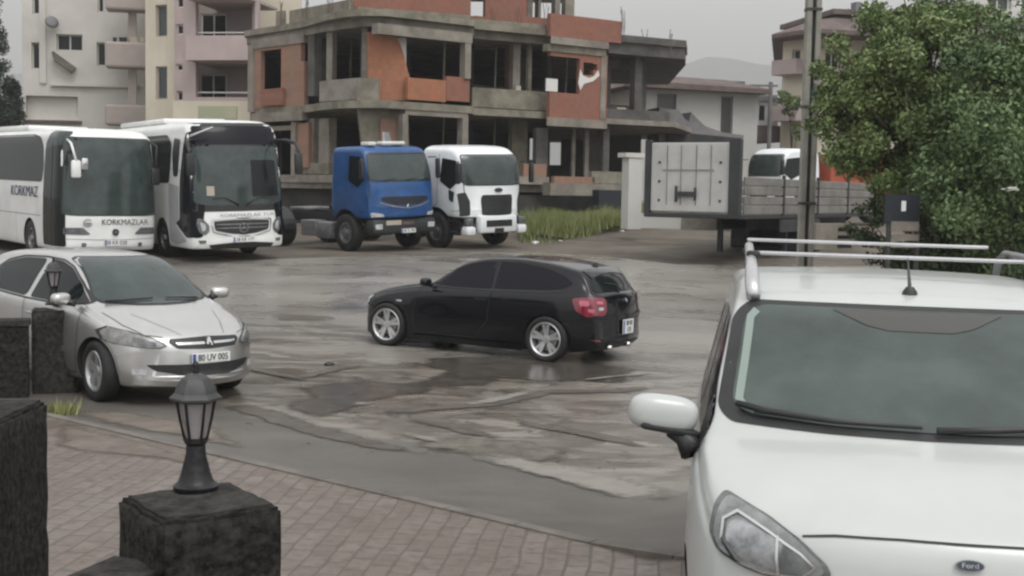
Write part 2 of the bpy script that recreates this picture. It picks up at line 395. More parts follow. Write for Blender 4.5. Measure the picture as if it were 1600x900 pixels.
# ------------------------------------------------------------------ terrain
def ss(t): t=min(1,max(0,t)); return t*t*(3-2*t)
def gz(x,y):
    yo=y/KD
    z = float(np.interp(yo, [-5,15,20,27,30,36,60,150,3000],[0,0,.12,.60,.74,1.15,1.5,3,20]))
    z -= .0135*min(max(x,-14),14)*(1-ss((yo-24)/8))
    z += float(np.interp(yo,[0,3.0,3.9,5.6,7.2,8.8],[.03,.12,.165,.115,.09,0]))*ss((x-.85)/.6)
    z -= min(.035*max(-x-3,0),.32)*ss((yo-17)/5)
    return z
def W(px,py,d):
    """world point at distance d*KD along the view under pixel px,py of the 1600-wide photograph"""
    u,v=px-800,py-450; cr_,sr_=math.cos(ROLL),math.sin(ROLL); u,v=u*cr_+v*sr_,-u*sr_+v*cr_
    cx,cy=u/F,-v/F; c,s=math.cos(PITCH),math.sin(PITCH)
    dy=c+cy*s; dz=-s+cy*c; k=d*KD/dy
    return Vector((cx*k, d*KD, H+dz*k))
def G(px,py):
    """ground point under a pixel"""
    lo,hi=2.0,80.0
    for _ in range(50):
        m_=(lo+hi)/2; p=W(px,py,m_)
        if p.z>gz(p.x,p.y): lo=m_
        else: hi=m_
    p=W(px,py,lo); return Vector((p.x,p.y,gz(p.x,p.y)))
def WX(px,d): return (px-800)/F*d*1.0
ED0=G(300,703).xy; ED1=G(1040,872).xy; EDd=(ED1-ED0).normalized(); EDn=Vector((-EDd.y,EDd.x))
if EDn.y<0: EDn=-EDn
def sheet(name, poly, lift, step, m, **kw):
    P=[Vector(p) for p in dens(poly,step)]; n=len(P); pts=list(P)
    xs=[p.x for p in P]; ys=[p.y for p in P]
    for x in np.arange(min(xs)+step*.5,max(xs),step):
        for y in np.arange(min(ys)+step*.5,max(ys),step):
            if inside(x,y,P): pts.append(Vector((x,y)))
    vs,es,fs,_,_,_=delaunay_2d_cdt(pts,[(i,(i+1)%n) for i in range(n)],[],1,1e-5)
    fs=[tuple(f) for f in fs]; v3=[Vector((p.x,p.y,gz(p.x,p.y)+lift)) for p in vs]
    a,b,c=[v3[k] for k in fs[0]]
    if (b-a).cross(c-a).z<0: fs=[f[::-1] for f in fs]
    return tag(mesh(name,v3,fs,m,None,True),**kw)

def road_mat():
    m=bpy.data.materials.new('wet_asphalt'); m.use_nodes=True; nt=m.node_tree; N=nt.nodes.new; Lk=nt.links.new; b=nt.nodes['Principled BSDF']
    t=N('ShaderNodeTexCoord')
    def noise(sc,scale=(1,1,1),det=6,rough=.6,dist=0,rot=0):
        mp=N('ShaderNodeMapping'); mp.inputs['Scale'].default_value=scale; mp.inputs['Rotation'].default_value=(0,0,rot); Lk(t.outputs['Object'],mp.inputs[0])
        n=N('ShaderNodeTexNoise'); n.inputs['Scale'].default_value=sc; n.inputs['Detail'].default_value=det; n.inputs['Roughness'].default_value=rough; n.inputs['Distortion'].default_value=dist
        Lk(mp.outputs[0],n.inputs['Vector']); return n.outputs['Fac']
    def rng_(f,a,b_,c=0,d=1):
        r=N('ShaderNodeMapRange'); r.inputs['From Min'].default_value=a; r.inputs['From Max'].default_value=b_; r.inputs['To Min'].default_value=c; r.inputs['To Max'].default_value=d; Lk(f,r.inputs[0]); return r.outputs[0]
    def mix(f,c1,c2):
        x=N('ShaderNodeMix'); x.data_type='RGBA'
        Lk(f,x.inputs[0])
        for i,c in ((6,c1),(7,c2)):
            if isinstance(c,tuple): x.inputs[i].default_value=(*c,1)
            else: Lk(c,x.inputs[i])
        return x.outputs[2]
    def math_(op,a,b_):
        x=N('ShaderNodeMath'); x.operation=op
        for i,c in ((0,a),(1,b_)):
            if isinstance(c,(int,float)): x.inputs[i].default_value=c
            else: Lk(c,x.inputs[i])
        return x.outputs[0]
    # distance from the paved edge (metres)
    vm=N('ShaderNodeVectorMath'); vm.operation='DOT_PRODUCT'; vm.inputs[1].default_value=(EDn.x,EDn.y,0); Lk(t.outputs['Object'],vm.inputs[0])
    dist=math_('SUBTRACT',vm.outputs['Value'],float(ED0.dot(EDn)))
    wob=math_('ADD',dist,math_('MULTIPLY',math_('SUBTRACT',noise(.9,det=4),.5),1.6))
    rot=-math.atan2(EDd.y,EDd.x)
    big=noise(.22,(1,1.7,1),5,.6,.8,rot+.35); mid=noise(.8,(1,1.9,1),6,.62,1.0,rot+.2); fine=noise(26,det=4,rough=.7); streak=noise(.75,(1,2.6,1),6,.62,1.6,rot)
    asphalt=mix(rng_(mid,.36,.64),(.172,.161,.147),(.222,.210,.192))
    asphalt=mix(rng_(big,.44,.60),asphalt,(.27,.255,.230))
    asphalt=mix(rng_(fine,.3,.8,0,.35),asphalt,(.095,.087,.077))
    mud=mix(rng_(streak,.40,.60),(.085,.070,.055),(.215,.192,.163))
    mud=mix(rng_(fine,.42,.75,0,.6),mud,(.10,.084,.067))
    wob2=math_('ADD',dist,math_('MULTIPLY',math_('SUBTRACT',noise(.35,det=5,dist=1.0),.5),5.0))
    inb=math_('MULTIPLY',rng_(wob2,1.2,1.9),rng_(wob2,6.8,5.2))
    inb=math_('MULTIPLY',inb,rng_(wob,1.5,1.8))
    col=mix(inb,asphalt,mud)
    rib=math_('ABSOLUTE',math_('SUBTRACT',noise(.38,(1,2.4,1),5,.55,1.8,rot+.15),.5),0)
    ribm=math_('MULTIPLY',rng_(rib,.020,.003),math_('MULTIPLY',rng_(wob,1.5,1.7),rng_(wob,8.5,6.0)))
    col=mix(math_('MULTIPLY',ribm,.9),col,(.034,.027,.021))
    pat=math_('MULTIPLY',rng_(noise(.45,(1,2.0,1),5,.6,1.2,rot+.2),.54,.58),math_('MULTIPLY',rng_(wob,1.7,2.1),rng_(wob,9.0,7.5)))
    col=mix(math_('MULTIPLY',pat,.75),col,mix(rng_(fine,.3,.7),(.082,.071,.056),(.050,.041,.032)))
    lt=math_('MULTIPLY',rng_(noise(.55,(1,2.8,1),4,.55,1.4,rot-.2),.60,.64),math_('MULTIPLY',rng_(wob,1.7,2.1),rng_(wob,9.0,6.5)))
    col=mix(math_('MULTIPLY',lt,.8),col,(.255,.234,.203))
    st=mix(rng_(mid,.35,.65),(.078,.070,.061),(.112,.102,.090)); st=mix(rng_(fine,.4,.75,0,.4),st,(.052,.046,.040))
    col=mix(rng_(wob,1.70,1.55),col,st)
    col=mix(rng_(dist,.10,.02,0,.7),col,(.045,.039,.033))
    Lk(col,b.inputs['Base Color'])
    wet=rng_(noise(.16,(1,1.6,1),4,.55,.8,rot+.3),.40,.60,.24,.42)
    wet=math_('SUBTRACT',wet,math_('MULTIPLY',math_('MULTIPLY',rng_(noise(.5,(1,2.0,1),3,.5,.8,rot),.54,.60),rng_(wob,1.6,2.4)),.14))
    wet=math_('SUBTRACT',wet,math_('MULTIPLY',lt,.10))
    wet=math_('ADD',math_('MAXIMUM',wet,.14),rng_(wob,2.2,1.2,0,.20))
    Lk(wet,b.inputs['Roughness']); b.inputs['Specular IOR Level'].default_value=.5
    bp=N('ShaderNodeBump'); bp.inputs['Strength'].default_value=.30; bp.inputs['Distance'].default_value=.010
    hgt=math_('ADD',math_('MULTIPLY',fine,.30),math_('MULTIPLY',noise(5,det=6,rough=.7),math_('ADD',math_('MULTIPLY',inb,1.5),.12)))
    Lk(hgt,bp.inputs['Height']); Lk(bp.outputs[0],b.inputs['Normal'])
    return m
def dirt_mat():
    m=mat('dirt',(.075,.062,.049),.8,col2=(.145,.125,.10),vscale=.7,bump=.8,bscale=5); return m
def paver_mat():
    m=bpy.data.materials.new('pavers'); m.use_nodes=True; nt=m.node_tree; N=nt.nodes.new; Lk=nt.links.new; b=nt.nodes['Principled BSDF']
    t=N('ShaderNodeTexCoord'); mp=N('ShaderNodeMapping'); mp.inputs['Rotation'].default_value=(0,0,-math.atan2(EDd.y,EDd.x)+R(58)); Lk(t.outputs['Object'],mp.inputs[0])
    # wavy interlocking joints
    n0=N('ShaderNodeTexNoise'); n0.inputs['Scale'].default_value=1.1; Lk(t.outputs['Object'],n0.inputs['Vector'])
    sc=N('ShaderNodeVectorMath'); sc.operation='SCALE'; sc.inputs['Scale'].default_value=.10; Lk(n0.outputs['Color'],sc.inputs[0])
    ad=N('ShaderNodeVectorMath'); Lk(mp.outputs[0],ad.inputs[0]); Lk(sc.outputs[0],ad.inputs[1])
    br=N('ShaderNodeTexBrick'); br.inputs['Scale'].default_value=1; br.inputs['Brick Width'].default_value=.24; br.inputs['Row Height'].default_value=.145; br.inputs['Mortar Size'].default_value=.010; br.inputs['Mortar Smooth'].default_value=.6
    br.inputs['Color1'].default_value=(.125,.088,.074,1); br.inputs['Color2'].default_value=(.185,.150,.130,1); br.inputs['Mortar'].default_value=(.058,.048,.041,1); br.inputs['Bias'].default_value=-.1
    Lk(ad.outputs[0],br.inputs['Vector'])
    n=N('ShaderNodeTexNoise'); n.inputs['Scale'].default_value=1.6; n.inputs['Detail'].default_value=6; Lk(t.outputs['Object'],n.inputs['Vector'])
    r=N('ShaderNodeMapRange'); r.inputs['From Min'].default_value=.35; r.inputs['From Max'].default_value=.62; r.inputs['To Min'].default_value=.1; r.inputs['To Max'].default_value=.85; Lk(n.outputs['Fac'],r.inputs[0])
    mx=N('ShaderNodeMix'); mx.data_type='RGBA'; mx.inputs[7].default_value=(.150,.128,.105,1); Lk(r.outputs[0],mx.inputs[0]); Lk(br.outputs['Color'],mx.inputs[6])
    n3=N('ShaderNodeTexNoise'); n3.inputs['Scale'].default_value=14; n3.inputs['Detail'].default_value=5; Lk(t.outputs['Object'],n3.inputs['Vector'])
    r3=N('ShaderNodeMapRange'); r3.inputs['From Min'].default_value=.45; r3.inputs['From Max'].default_value=.7; r3.inputs['To Max'].default_value=.7; Lk(n3.outputs['Fac'],r3.inputs[0])
    mx2=N('ShaderNodeMix'); mx2.data_type='RGBA'; mx2.inputs[7].default_value=(.075,.062,.050,1); Lk(r3.outputs[0],mx2.inputs[0]); Lk(mx.outputs[2],mx2.inputs[6]); Lk(mx2.outputs[2],b.inputs['Base Color'])
    Lk(r.outputs[0],b.inputs['Roughness']); r.inputs['To Min'].default_value=.28; r.inputs['To Max'].default_value=.62
    bp=N('ShaderNodeBump'); bp.invert=True; bp.inputs['Strength'].default_value=.6; bp.inputs['Distance'].default_value=.01; Lk(br.outputs['Fac'],bp.inputs['Height']); Lk(bp.outputs[0],b.inputs['Normal'])
    return m
# base ground: one sheet to the horizon
gx=sorted(set([-3000,-1200,-500,-200,-100,-60]+list(np.arange(-40,41,2.0))+[60,100,200,500,1200,3000])); gy=sorted(set([-60,-20,-10]+list(np.arange(-4,80,1.0))+[95,120,150,300,700,1500,3000]))
gv=[(x,y,gz(x,y)-.004-.10*(1-ss((y-22)/6))) for y in gy for x in gx]; nx=len(gx)
gf=[(j*nx+i,j*nx+i+1,(j+1)*nx+i+1,(j+1)*nx+i) for j in range(len(gy)-1) for i in range(nx-1)]
tag(mesh('ground',gv,gf,dirt_mat(),None,True),kind='structure')
A=ED0-EDd*16; B=ED0+EDd*22
road_poly=[(A.x,A.y),(B.x,B.y)]+[(x,y*KD) for x,y in [(40,6),(40,27.5),(8,26.6),(4.4,26.0),(2.6,27.2),(.4,28.0),(-2.5,27.0),(-5,25.9),(-9,25.0),(-14,24.4),(-26,24),(-26,20)]]
sheet('road',road_poly,.004,.8,road_mat(),kind='structure')
pv=[(A.x,A.y),(B.x,B.y),(B.x,-4),(-14,-4),(A.x-2,4)]
q=[Vector(p) for p in pv]; q[0]=q[0]-EDn*.03; q[1]=q[1]-EDn*.03
sheet('pavement',[tuple(p) for p in q],.03,.45,paver_mat(),kind='structure')
k=MB(); N_=60
for i in range(N_):
    a=A.lerp(B,i/N_); b=A.lerp(B,(i+1)/N_); s_=.004
    v=[]
    for p in (a+EDd*s_,b-EDd*s_):
        z=gz(p.x,p.y)
        for n_,h_ in ((.0,-.02),(.0,.030),(-.012,.042),(-.11,.042),(-.11,-.02)): r_=p+EDn*n_; v.append((r_.x,r_.y,z+h_))
    k.add(v,[(0,1,6,5),(1,2,7,6),(2,3,8,7),(3,4,9,8),(4,3,2,1,0),(5,6,7,8,9)])
tag(k.build('kerb',mat('kerb',(.10,.09,.08),.8,col2=(.165,.15,.132),vscale=3,bump=.4)),kind='structure')
# far hills
def hill(name,d,prof,m):
    v=[];f=[]; n=len(prof)
    for px,py in prof:
        p=W(px,py,d); v+=[(p.x,p.y-260,0),(p.x,p.y,p.z),(p.x,p.y+200,0)]
    for i in range(n-1): f+=[(3*i,3*i+3,3*i+4,3*i+1),(3*i+1,3*i+4,3*i+5,3*i+2)]
    return tag(mesh(name,v,f,m,None,True),kind='structure')
hp=[]; ph=[(-900,150),(-300,110),(200,120),(700,110),(950,110),(1060,100),(1120,88),(1180,98),(1300,120),(1500,105),(1900,120),(2600,160)]
xs_=np.linspace(-900,2600,90)
for x in xs_: hp.append((x,float(np.interp(x,[p[0] for p in ph],[p[1] for p in ph]))+random.uniform(-3,3)))
M['hill']=mat('hill_woods',(.07,.08,.06),.95,col2=(.12,.125,.10),vscale=.02)
hill('hills',2000,hp,M['hill'])

# ------------------------------------------------------------------ vehicles
def wheel(parent, x, y, side, r, rr, w, rimm, kind='five', steer=0):
    hub=MB(); s=side
    hub.lathe([(.001,.02*s),(rr*.62,.02*s),(rr*.62,-.02*s),(.001,-.02*s)],28,'y')
    o=hub.build('wheel',M['steel'],parent,ang=30); o.location=(x,y,r); o.rotation_euler=(0,0,steer)
    t=MB(); h=w/2; b=.02
    t.lathe([(rr,-h*.8),(rr+.02,-h),(r-b*1.6,-h),(r-b*.4,-h*.84),(r,-h*.6),(r,0),(r,h*.6),(r-b*.4,h*.84),(r-b*1.6,h),(rr+.02,h),(rr,h*.8),(rr-.01,h*.6)],40,'y')
    t.build('tyre',M['rubber'],o,ang=50)
    m=MB(); f=h*.80*s
    m.lathe([(rr+.004,f),(rr-.012,f+.012*s),(rr-.03,f-.004*s),(rr-.04,f-.05*s),(rr-.04,-f)],40,'y')
    def spoke(a,w0,w1,r0,r1,y0,y1,th=.03):
        ca,sa=math.cos(a),math.sin(a); v=[]
        for (rad,ww,yy) in ((r0,w0,y0),(r1,w1,y1)):
            for (o2,yo) in ((-ww,0),(ww,0),(ww,-th*s),(-ww,-th*s)):
                v.append((rad*ca-o2*sa, yy+yo, rad*sa+o2*ca))
        m.add(v,[(0,1,2,3),(7,6,5,4),(0,4,5,1),(1,5,6,2),(2,6,7,3),(3,7,4,0)])
    y0,y1=f-.025*s,f-.006*s
    if kind=='double':       # five pairs of spokes
        for i in range(5):
            for da in (-.17,.17): spoke(2*math.pi*i/5+da+.3,.020,.026,.05,rr-.015,y0,y1)
        m.lathe([(.001,y0+.01*s),(.055,y0+.008*s),(.07,y0-.02*s),(.07,y0-.05*s)],20,'y')
    elif kind=='five':
        for i in range(5): spoke(2*math.pi*i/5+.25,.035,.05,.04,rr-.015,y0,y1)
        m.lathe([(.001,y0+.01*s),(.06,y0+.006*s),(.075,y0-.03*s)],20,'y')
    elif kind=='cover':
        m.lathe([(.001,y0+.01*s),(.10,y0+.008*s),(rr*.6,y0-.01*s),(rr-.02,y0+.01*s)],28,'y')
    elif kind=='truck':
        m.v=[];m.f=[]
        m.lathe([(rr+.01,h*.85*s),(rr-.03,h*.9*s),(rr-.05,h*.3*s),(rr*.62,h*.35*s),(rr*.58,h*.62*s),(rr*.36,h*.62*s),(rr*.33,h*1.0*s),(.001,h*1.02*s)],32,'y')
        for i in range(10):
            a=2*math.pi*i/10; m.lathe([(.001,h*.72*s),(.018,h*.72*s),(.018,h*.5*s)],6,'y',(rr*.47*math.cos(a),0,rr*.47*math.sin(a)))
    m.build('rim',rimm,o,ang=30)
    return o
def place(root,x,y,yaw,wb,dz=0,tw=.75):
    c,s=math.cos(yaw),math.sin(yaw); fr=Vector((x,y,gz(x,y))); re=Vector((x-wb*c,y-wb*s,gz(x-wb*c,y-wb*s)))
    mx,my=x-wb*c/2,y-wb*s/2; lf=Vector((mx-s*tw,my+c*tw,gz(mx-s*tw,my+c*tw))); rt=Vector((mx+s*tw,my-c*tw,gz(mx+s*tw,my-c*tw)))
    X=(fr-re).normalized(); Y=(lf-rt).normalized(); Z=X.cross(Y).normalized(); Y=Z.cross(X)
    m=Matrix((X,Y,Z)).transposed(); root.location=fr+Vector((0,0,dz)); root.rotation_mode='QUATERNION'; root.rotation_quaternion=m.to_quaternion()
def plate_tr(parent, pos, facing, txt, w=.50, h=.11, rows=None):
    T=face_mtx(pos,facing); p=MB().box((0,0,0),(w,h,.012),mtx=T,bev=.004).build('number_plate',M['plate'],parent)
    T2=T@Matrix.Translation((-w/2+.022,0,.008)); MB().box((0,0,0),(.036,h*.9,.004),mtx=T2).build('country_band',M['plate_blue'],p)
    if rows:
        for i,r in enumerate(rows): text('lettering',r,h*.48,M['ink'],p,T@Matrix.Translation((.02,h*(.23-.46*i),.0095)),sx=.95)
    else: text('lettering',txt,h*.98,M['ink'],p,T@Matrix.Translation((.018,0,.0095)),sx=.86)
    return p

# ---- near van (white tall car, roof rails and cross bars)
def make_van():
    root=empty('tall_van'); tag(root,'white family van with roof rails parked close by at lower right','van')
    top=[(.84,.50),(.835,.72),(.81,.86),(.75,.93),(.62,.985),(.35,1.065),(.05,1.125),(-.03,1.145),(-.12,1.20),(-.60,1.505),(-.85,1.640),(-.98,1.69),(-1.3,1.745),(-1.9,1.80),(-2.6,1.81),(-3.1,1.76),(-3.25,1.66),(-3.32,1.3),(-3.35,.9),(-3.36,.5)]
    bot=[(-3.36,.42),(-3.2,.26),(-2.9,.20),(0,.19),(.6,.20),(.78,.24),(.84,.34)]
    belt=[(.84,.48),(.80,.72),(.6,.86),(.3,.96),(0,1.03),(-.8,1.05),(-3.36,1.12)]
    wid=[(.84,.72),(.78,.79),(.6,.845),(.3,.875),(0,.885),(-1.2,.885),(-2.6,.88),(-3.2,.85),(-3.36,.81)]
    b=Body(top,bot,belt,wid,tumble=.19,crown=lambda x:.045,kf=.20,kr=.05,x_f0=-1.3,x_r0=-2.9,n=150,shoulder=.955,sharp=.075)
    P=root
    b.build('body',M['white_paint'],P,[(0,.31,.37),(-2.489,.31,.37)],M['trim'])
    # windscreen: dark surround, glass, light inner edge, sensor panel
    outer=[(-.725,1.60),(-.66,1.668),(.66,1.668),(.725,1.60),(.780,1.225),(.73,1.175),(.40,1.160),(0,1.156),(-.40,1.160),(-.73,1.175),(-.780,1.225)]
    g0=b.patch('windscreen_seal',rp(outer,.09),'front',M['trim'],P,.004,.05)
    inner=[(-.680,1.59),(-.615,1.646),(.615,1.646),(.680,1.59),(.725,1.25),(.67,1.205),(.35,1.186),(0,1.182),(-.35,1.186),(-.67,1.205),(-.725,1.25)]
    g=b.patch('windscreen',rp(inner,.08),'front',M['windscreen_van'],P,.008,.05)
    b.band('inner_edge',[(-.630,1.62),(-.655,1.59),(-.678,1.40),(-.697,1.26),(-.68,1.235),(-.64,1.222)],'front',.030,M['frit_light'],g,off=.0105)
    b.band('inner_edge',[(.630,1.62),(.655,1.59),(.678,1.40),(.697,1.26),(.68,1.235),(.64,1.222)],'front',.030,M['frit_light'],g,off=.0105)
    b.patch('sensor_panel',[(-.33,1.636),(.33,1.636),(.20,1.575),(.12,1.557),(-.12,1.557),(-.20,1.575)],'front',M['frit'],g,.011,.04)
    # wipers
    w=MB(); pts=[b.hit(y,z,'front',.035) for y,z in ((-.70,1.225),(-.60,1.205),(-.35,1.185),(-.05,1.182))]; w.tube(pts,[.014,.016,.012,.008],6); w.build('wiper',M['trim'],P,True)
    w=MB(); pts=[b.hit(y,z,'front',.035) for y,z in ((.0,1.175),(.2,1.185),(.45,1.20),(.62,1.235))]; w.tube(pts,[.016,.014,.010,.008],6); w.build('wiper',M['trim'],P,True)
    # side glass, both sides
    for side in ('right','left'):
        fr=[(-.20,1.125),(-.42,1.27),(-.80,1.49),(-1.05,1.585),(-1.30,1.60),(-1.34,1.10),(-.9,1.085),(-.35,1.09)]
        b.patch('side_window',rp(fr,.05),side,M['glass_tint'],P,.004,.06)
        b.patch('side_window',rp([(-1.40,1.60),(-2.25,1.60),(-2.32,1.12),(-1.42,1.10)],.05),side,M['glass_tint'],P,.004,.08)
        b.patch('side_window',rp([(-2.42,1.59),(-2.95,1.55),(-3.10,1.18),(-2.46,1.13)],.06),side,M['glass_tint'],P,.004,.08)
        b.band('door_gap',[(-.16,1.10),(-.33,.98),(-.37,.6),(-.45,.30),(-1.28,.28),(-1.37,.6),(-1.37,1.08)],side,.010,M['gap'],P)
        b.patch('sill_trim',[(-.45,.29),(-2.05,.29),(-2.05,.20),(-.45,.20)],side,M['trim'],P,.006,.08)
        sg=-1 if side=='right' else 1
        hd=MB().box((-1.15,sg*.905,.97),(.20,.035,.035),bev=.012).build('door_handle',M['white_paint'],P,ang=40)
        # mirror: white shell, black lower part, black foot
        m=MB(); prof=[(.0,.30),(.02,.86),(.06,1.0),(.13,1.0),(.17,.90),(.20,.5),(.205,.12)]
        sh=bmesh.new(); bmesh.ops.create_uvsphere(sh,u_segments=28,v_segments=18,radius=1)
        for v in sh.verts:
            c=v.co; e=lambda q,k:math.copysign(abs(q)**k,q)
            v.co=Vector((e(c.x,.8)*.085,e(c.y,.62)*.135,e(c.z,.72)*.082)); v.co.z-=v.co.y*sg*(.0)-.0
        me=bpy.data.meshes.new('side_mirror'); sh.to_mesh(me); sh.free(); me.transform(Matrix.Translation((-.33,sg*.985,1.185))@Matrix.Rotation(sg*R(-14),4,'Z')@Matrix.Rotation(sg*R(6),4,'X'))
        me.polygons.foreach_set('use_smooth',[True]*len(me.polygons)); mo=link('side_mirror',me,M['white_paint'],P)
        low=MB().box((0,0,0),(.135,.235,.035),mtx=Matrix.Translation((-.325,sg*.965,1.118))@Matrix.Rotation(sg*R(-14),4,'Z')@Matrix.Rotation(sg*R(10),4,'X'),bev=.015).build('mirror_base',M['trim'],mo,ang=40)
        MB().tube([(-.33,sg*.95,1.11),(-.31,sg*.90,1.08),(-.28,sg*.86,1.03)],[.035,.04,.06],8).build('mirror_arm',M['trim'],mo,True)
        b.patch('door_corner_trim',[(-.20,1.12),(-.42,1.26),(-.43,1.10),(-.30,.98)],side,M['trim'],P,.009,.05)
        # roof rail
        r=MB(); r.tube([(-1.00,sg*.645,1.68),(-1.06,sg*.650,1.735),(-1.18,sg*.652,1.795),(-1.5,sg*.650,1.85),(-2.2,sg*.645,1.895),(-2.75,sg*.635,1.91),(-2.92,sg*.63,1.86),(-2.98,sg*.625,1.76)],[.030,.031,.029,.024,.022,.022,.022,.018],10); r.build('roof_rail',M['steel'] if side=='left' else M['alloy'],P,True)
        # headlamp
        k=-1 if side=='right' else 1
        hp=[(k*.790,.845),(k*.775,.945),(k*.745,.985),(k*.60,.930),(k*.50,.870),(k*.42,.795),(k*.405,.760),(k*.45,.725),(k*.55,.715),(k*.68,.745),(k*.765,.79)]
        h0=b.patch('headlight',rp(hp,.02),'front',M['lamp_dark'],P,.010,.03)
        cxh,czh=k*.62,.845
        sc_=lambda q,f: [(cxh+(a-cxh)*f,czh+(c_-czh)*f) for a,c_ in q]
        b.patch('lens',rp(sc_(hp,.90),.02),'front',M['lamp_van'],h0,.014,.03)
        b.patch('reflector',rp([(k*.735,.835),(k*.725,.895),(k*.69,.905),(k*.58,.865),(k*.50,.82),(k*.46,.785),(k*.50,.755),(k*.60,.755),(k*.69,.78)],.03),'front',M['lamp_inner'],h0,.017,.03)
        b.patch('lens',rp([(k*.555,.855),(k*.50,.82),(k*.455,.782),(k*.49,.75),(k*.565,.75)],.015),'front',M['lamp_dark'],h0,.020,.03)
        b.band('chrome_line',[(k*.742,.83),(k*.738,.90),(k*.70,.925),(k*.60,.882),(k*.50,.825),(k*.455,.785),(k*.495,.742),(k*.61,.742),(k*.70,.768)],'front',.009,M['chrome'],h0,closed=True,off=.022)
        b.band('chrome_line',[(k*.572,.872),(k*.572,.80),(k*.565,.745)],'front',.009,M['chrome'],h0,off=.023)
    # bonnet edge, front grille, plate, badge
    b.band('bonnet_gap',[(-.50,.885),(-.40,.898),(-.2,.905),(.2,.905),(.40,.898),(.50,.885)],'front',.007,M['gap'],P,off=.005)
    b.patch('grille',rp([(-.38,.765),(.38,.765),(.33,.52),(-.33,.52)],.05),'front',M['trim'],P,.008,.04)
    for z in (.71,.655,.60,.55): b.band('grille_bar',[(-.34,z),(.34,z)],'front',.012,M['chrome'],P,off=.016)
    b.patch('lower_grille',rp([(-.6,.42),(.6,.42),(.52,.28),(-.52,.28)],.05),'front',M['trim'],P,.008,.05)
    pb=b.hit(0,.84,'front',.012); T=face_mtx(pb,(1,0,.25))
    bd=MB(); v=[];n=36
    def oval(a,c,z0,z1,mm,name,par):
        q=MB(); vv=[(a*math.cos(2*math.pi*i/n),c*math.sin(2*math.pi*i/n),z) for z in (z0,z1) for i in range(n)]
        q.add([T@Vector(p) for p in vv],[tuple(range(n-1,-1,-1)),tuple(range(n,2*n))]+[(i,(i+1)%n,(i+1)%n+n,i+n) for i in range(n)]); return q.build(name,mm,par)
    bo=oval(.044,.021,0,.008,M['steel'],'badge',P); oval(.040,.0175,.008,.010,M['ford_blue'],'badge_field',bo)
    text('lettering','Ford',.026,M['lamp_glass'],bo,T@Matrix.Translation((0,0,.0105)),sx=1.05)
    plate_tr(P,b.hit(0,.47,'front',.02),(1,0,0),'38 ABC 12')
    # cross bars and antenna
    for x,zb in ((-1.55,1.885),(-2.62,1.945)): MB().box((x,-.06,zb),(.042,1.18,.020),bev=.008).build('cross_bar',M['alloy'],P,ang=40)
    for x in (-1.55,-2.62):
        for sg in (-1,1): MB().box((x,sg*.62-.02,1.878),(.09,.06,.035),bev=.012).build('bar_clamp',M['trim'],P,ang=40)
    a=MB(); z=b.hit(-1.14,0,'top').z; a.lathe([(.034,z-.01),(.030,z+.012),(.016,z+.035),(.001,z+.036)],16,'z',(-1.14,0,0)); a.tube([(-1.14,0,z+.02),(-1.20,0,z+.09),(-1.27,.0,z+.165)],[.009,.006,.004],6); a.build('antenna',M['trim'],P,ang=50)
    for x in (0,-2.489):
        for sg in (-1,1): wheel(P,x,sg*.775,sg,.31,.20,.19,M['alloy'],'five')
    return root

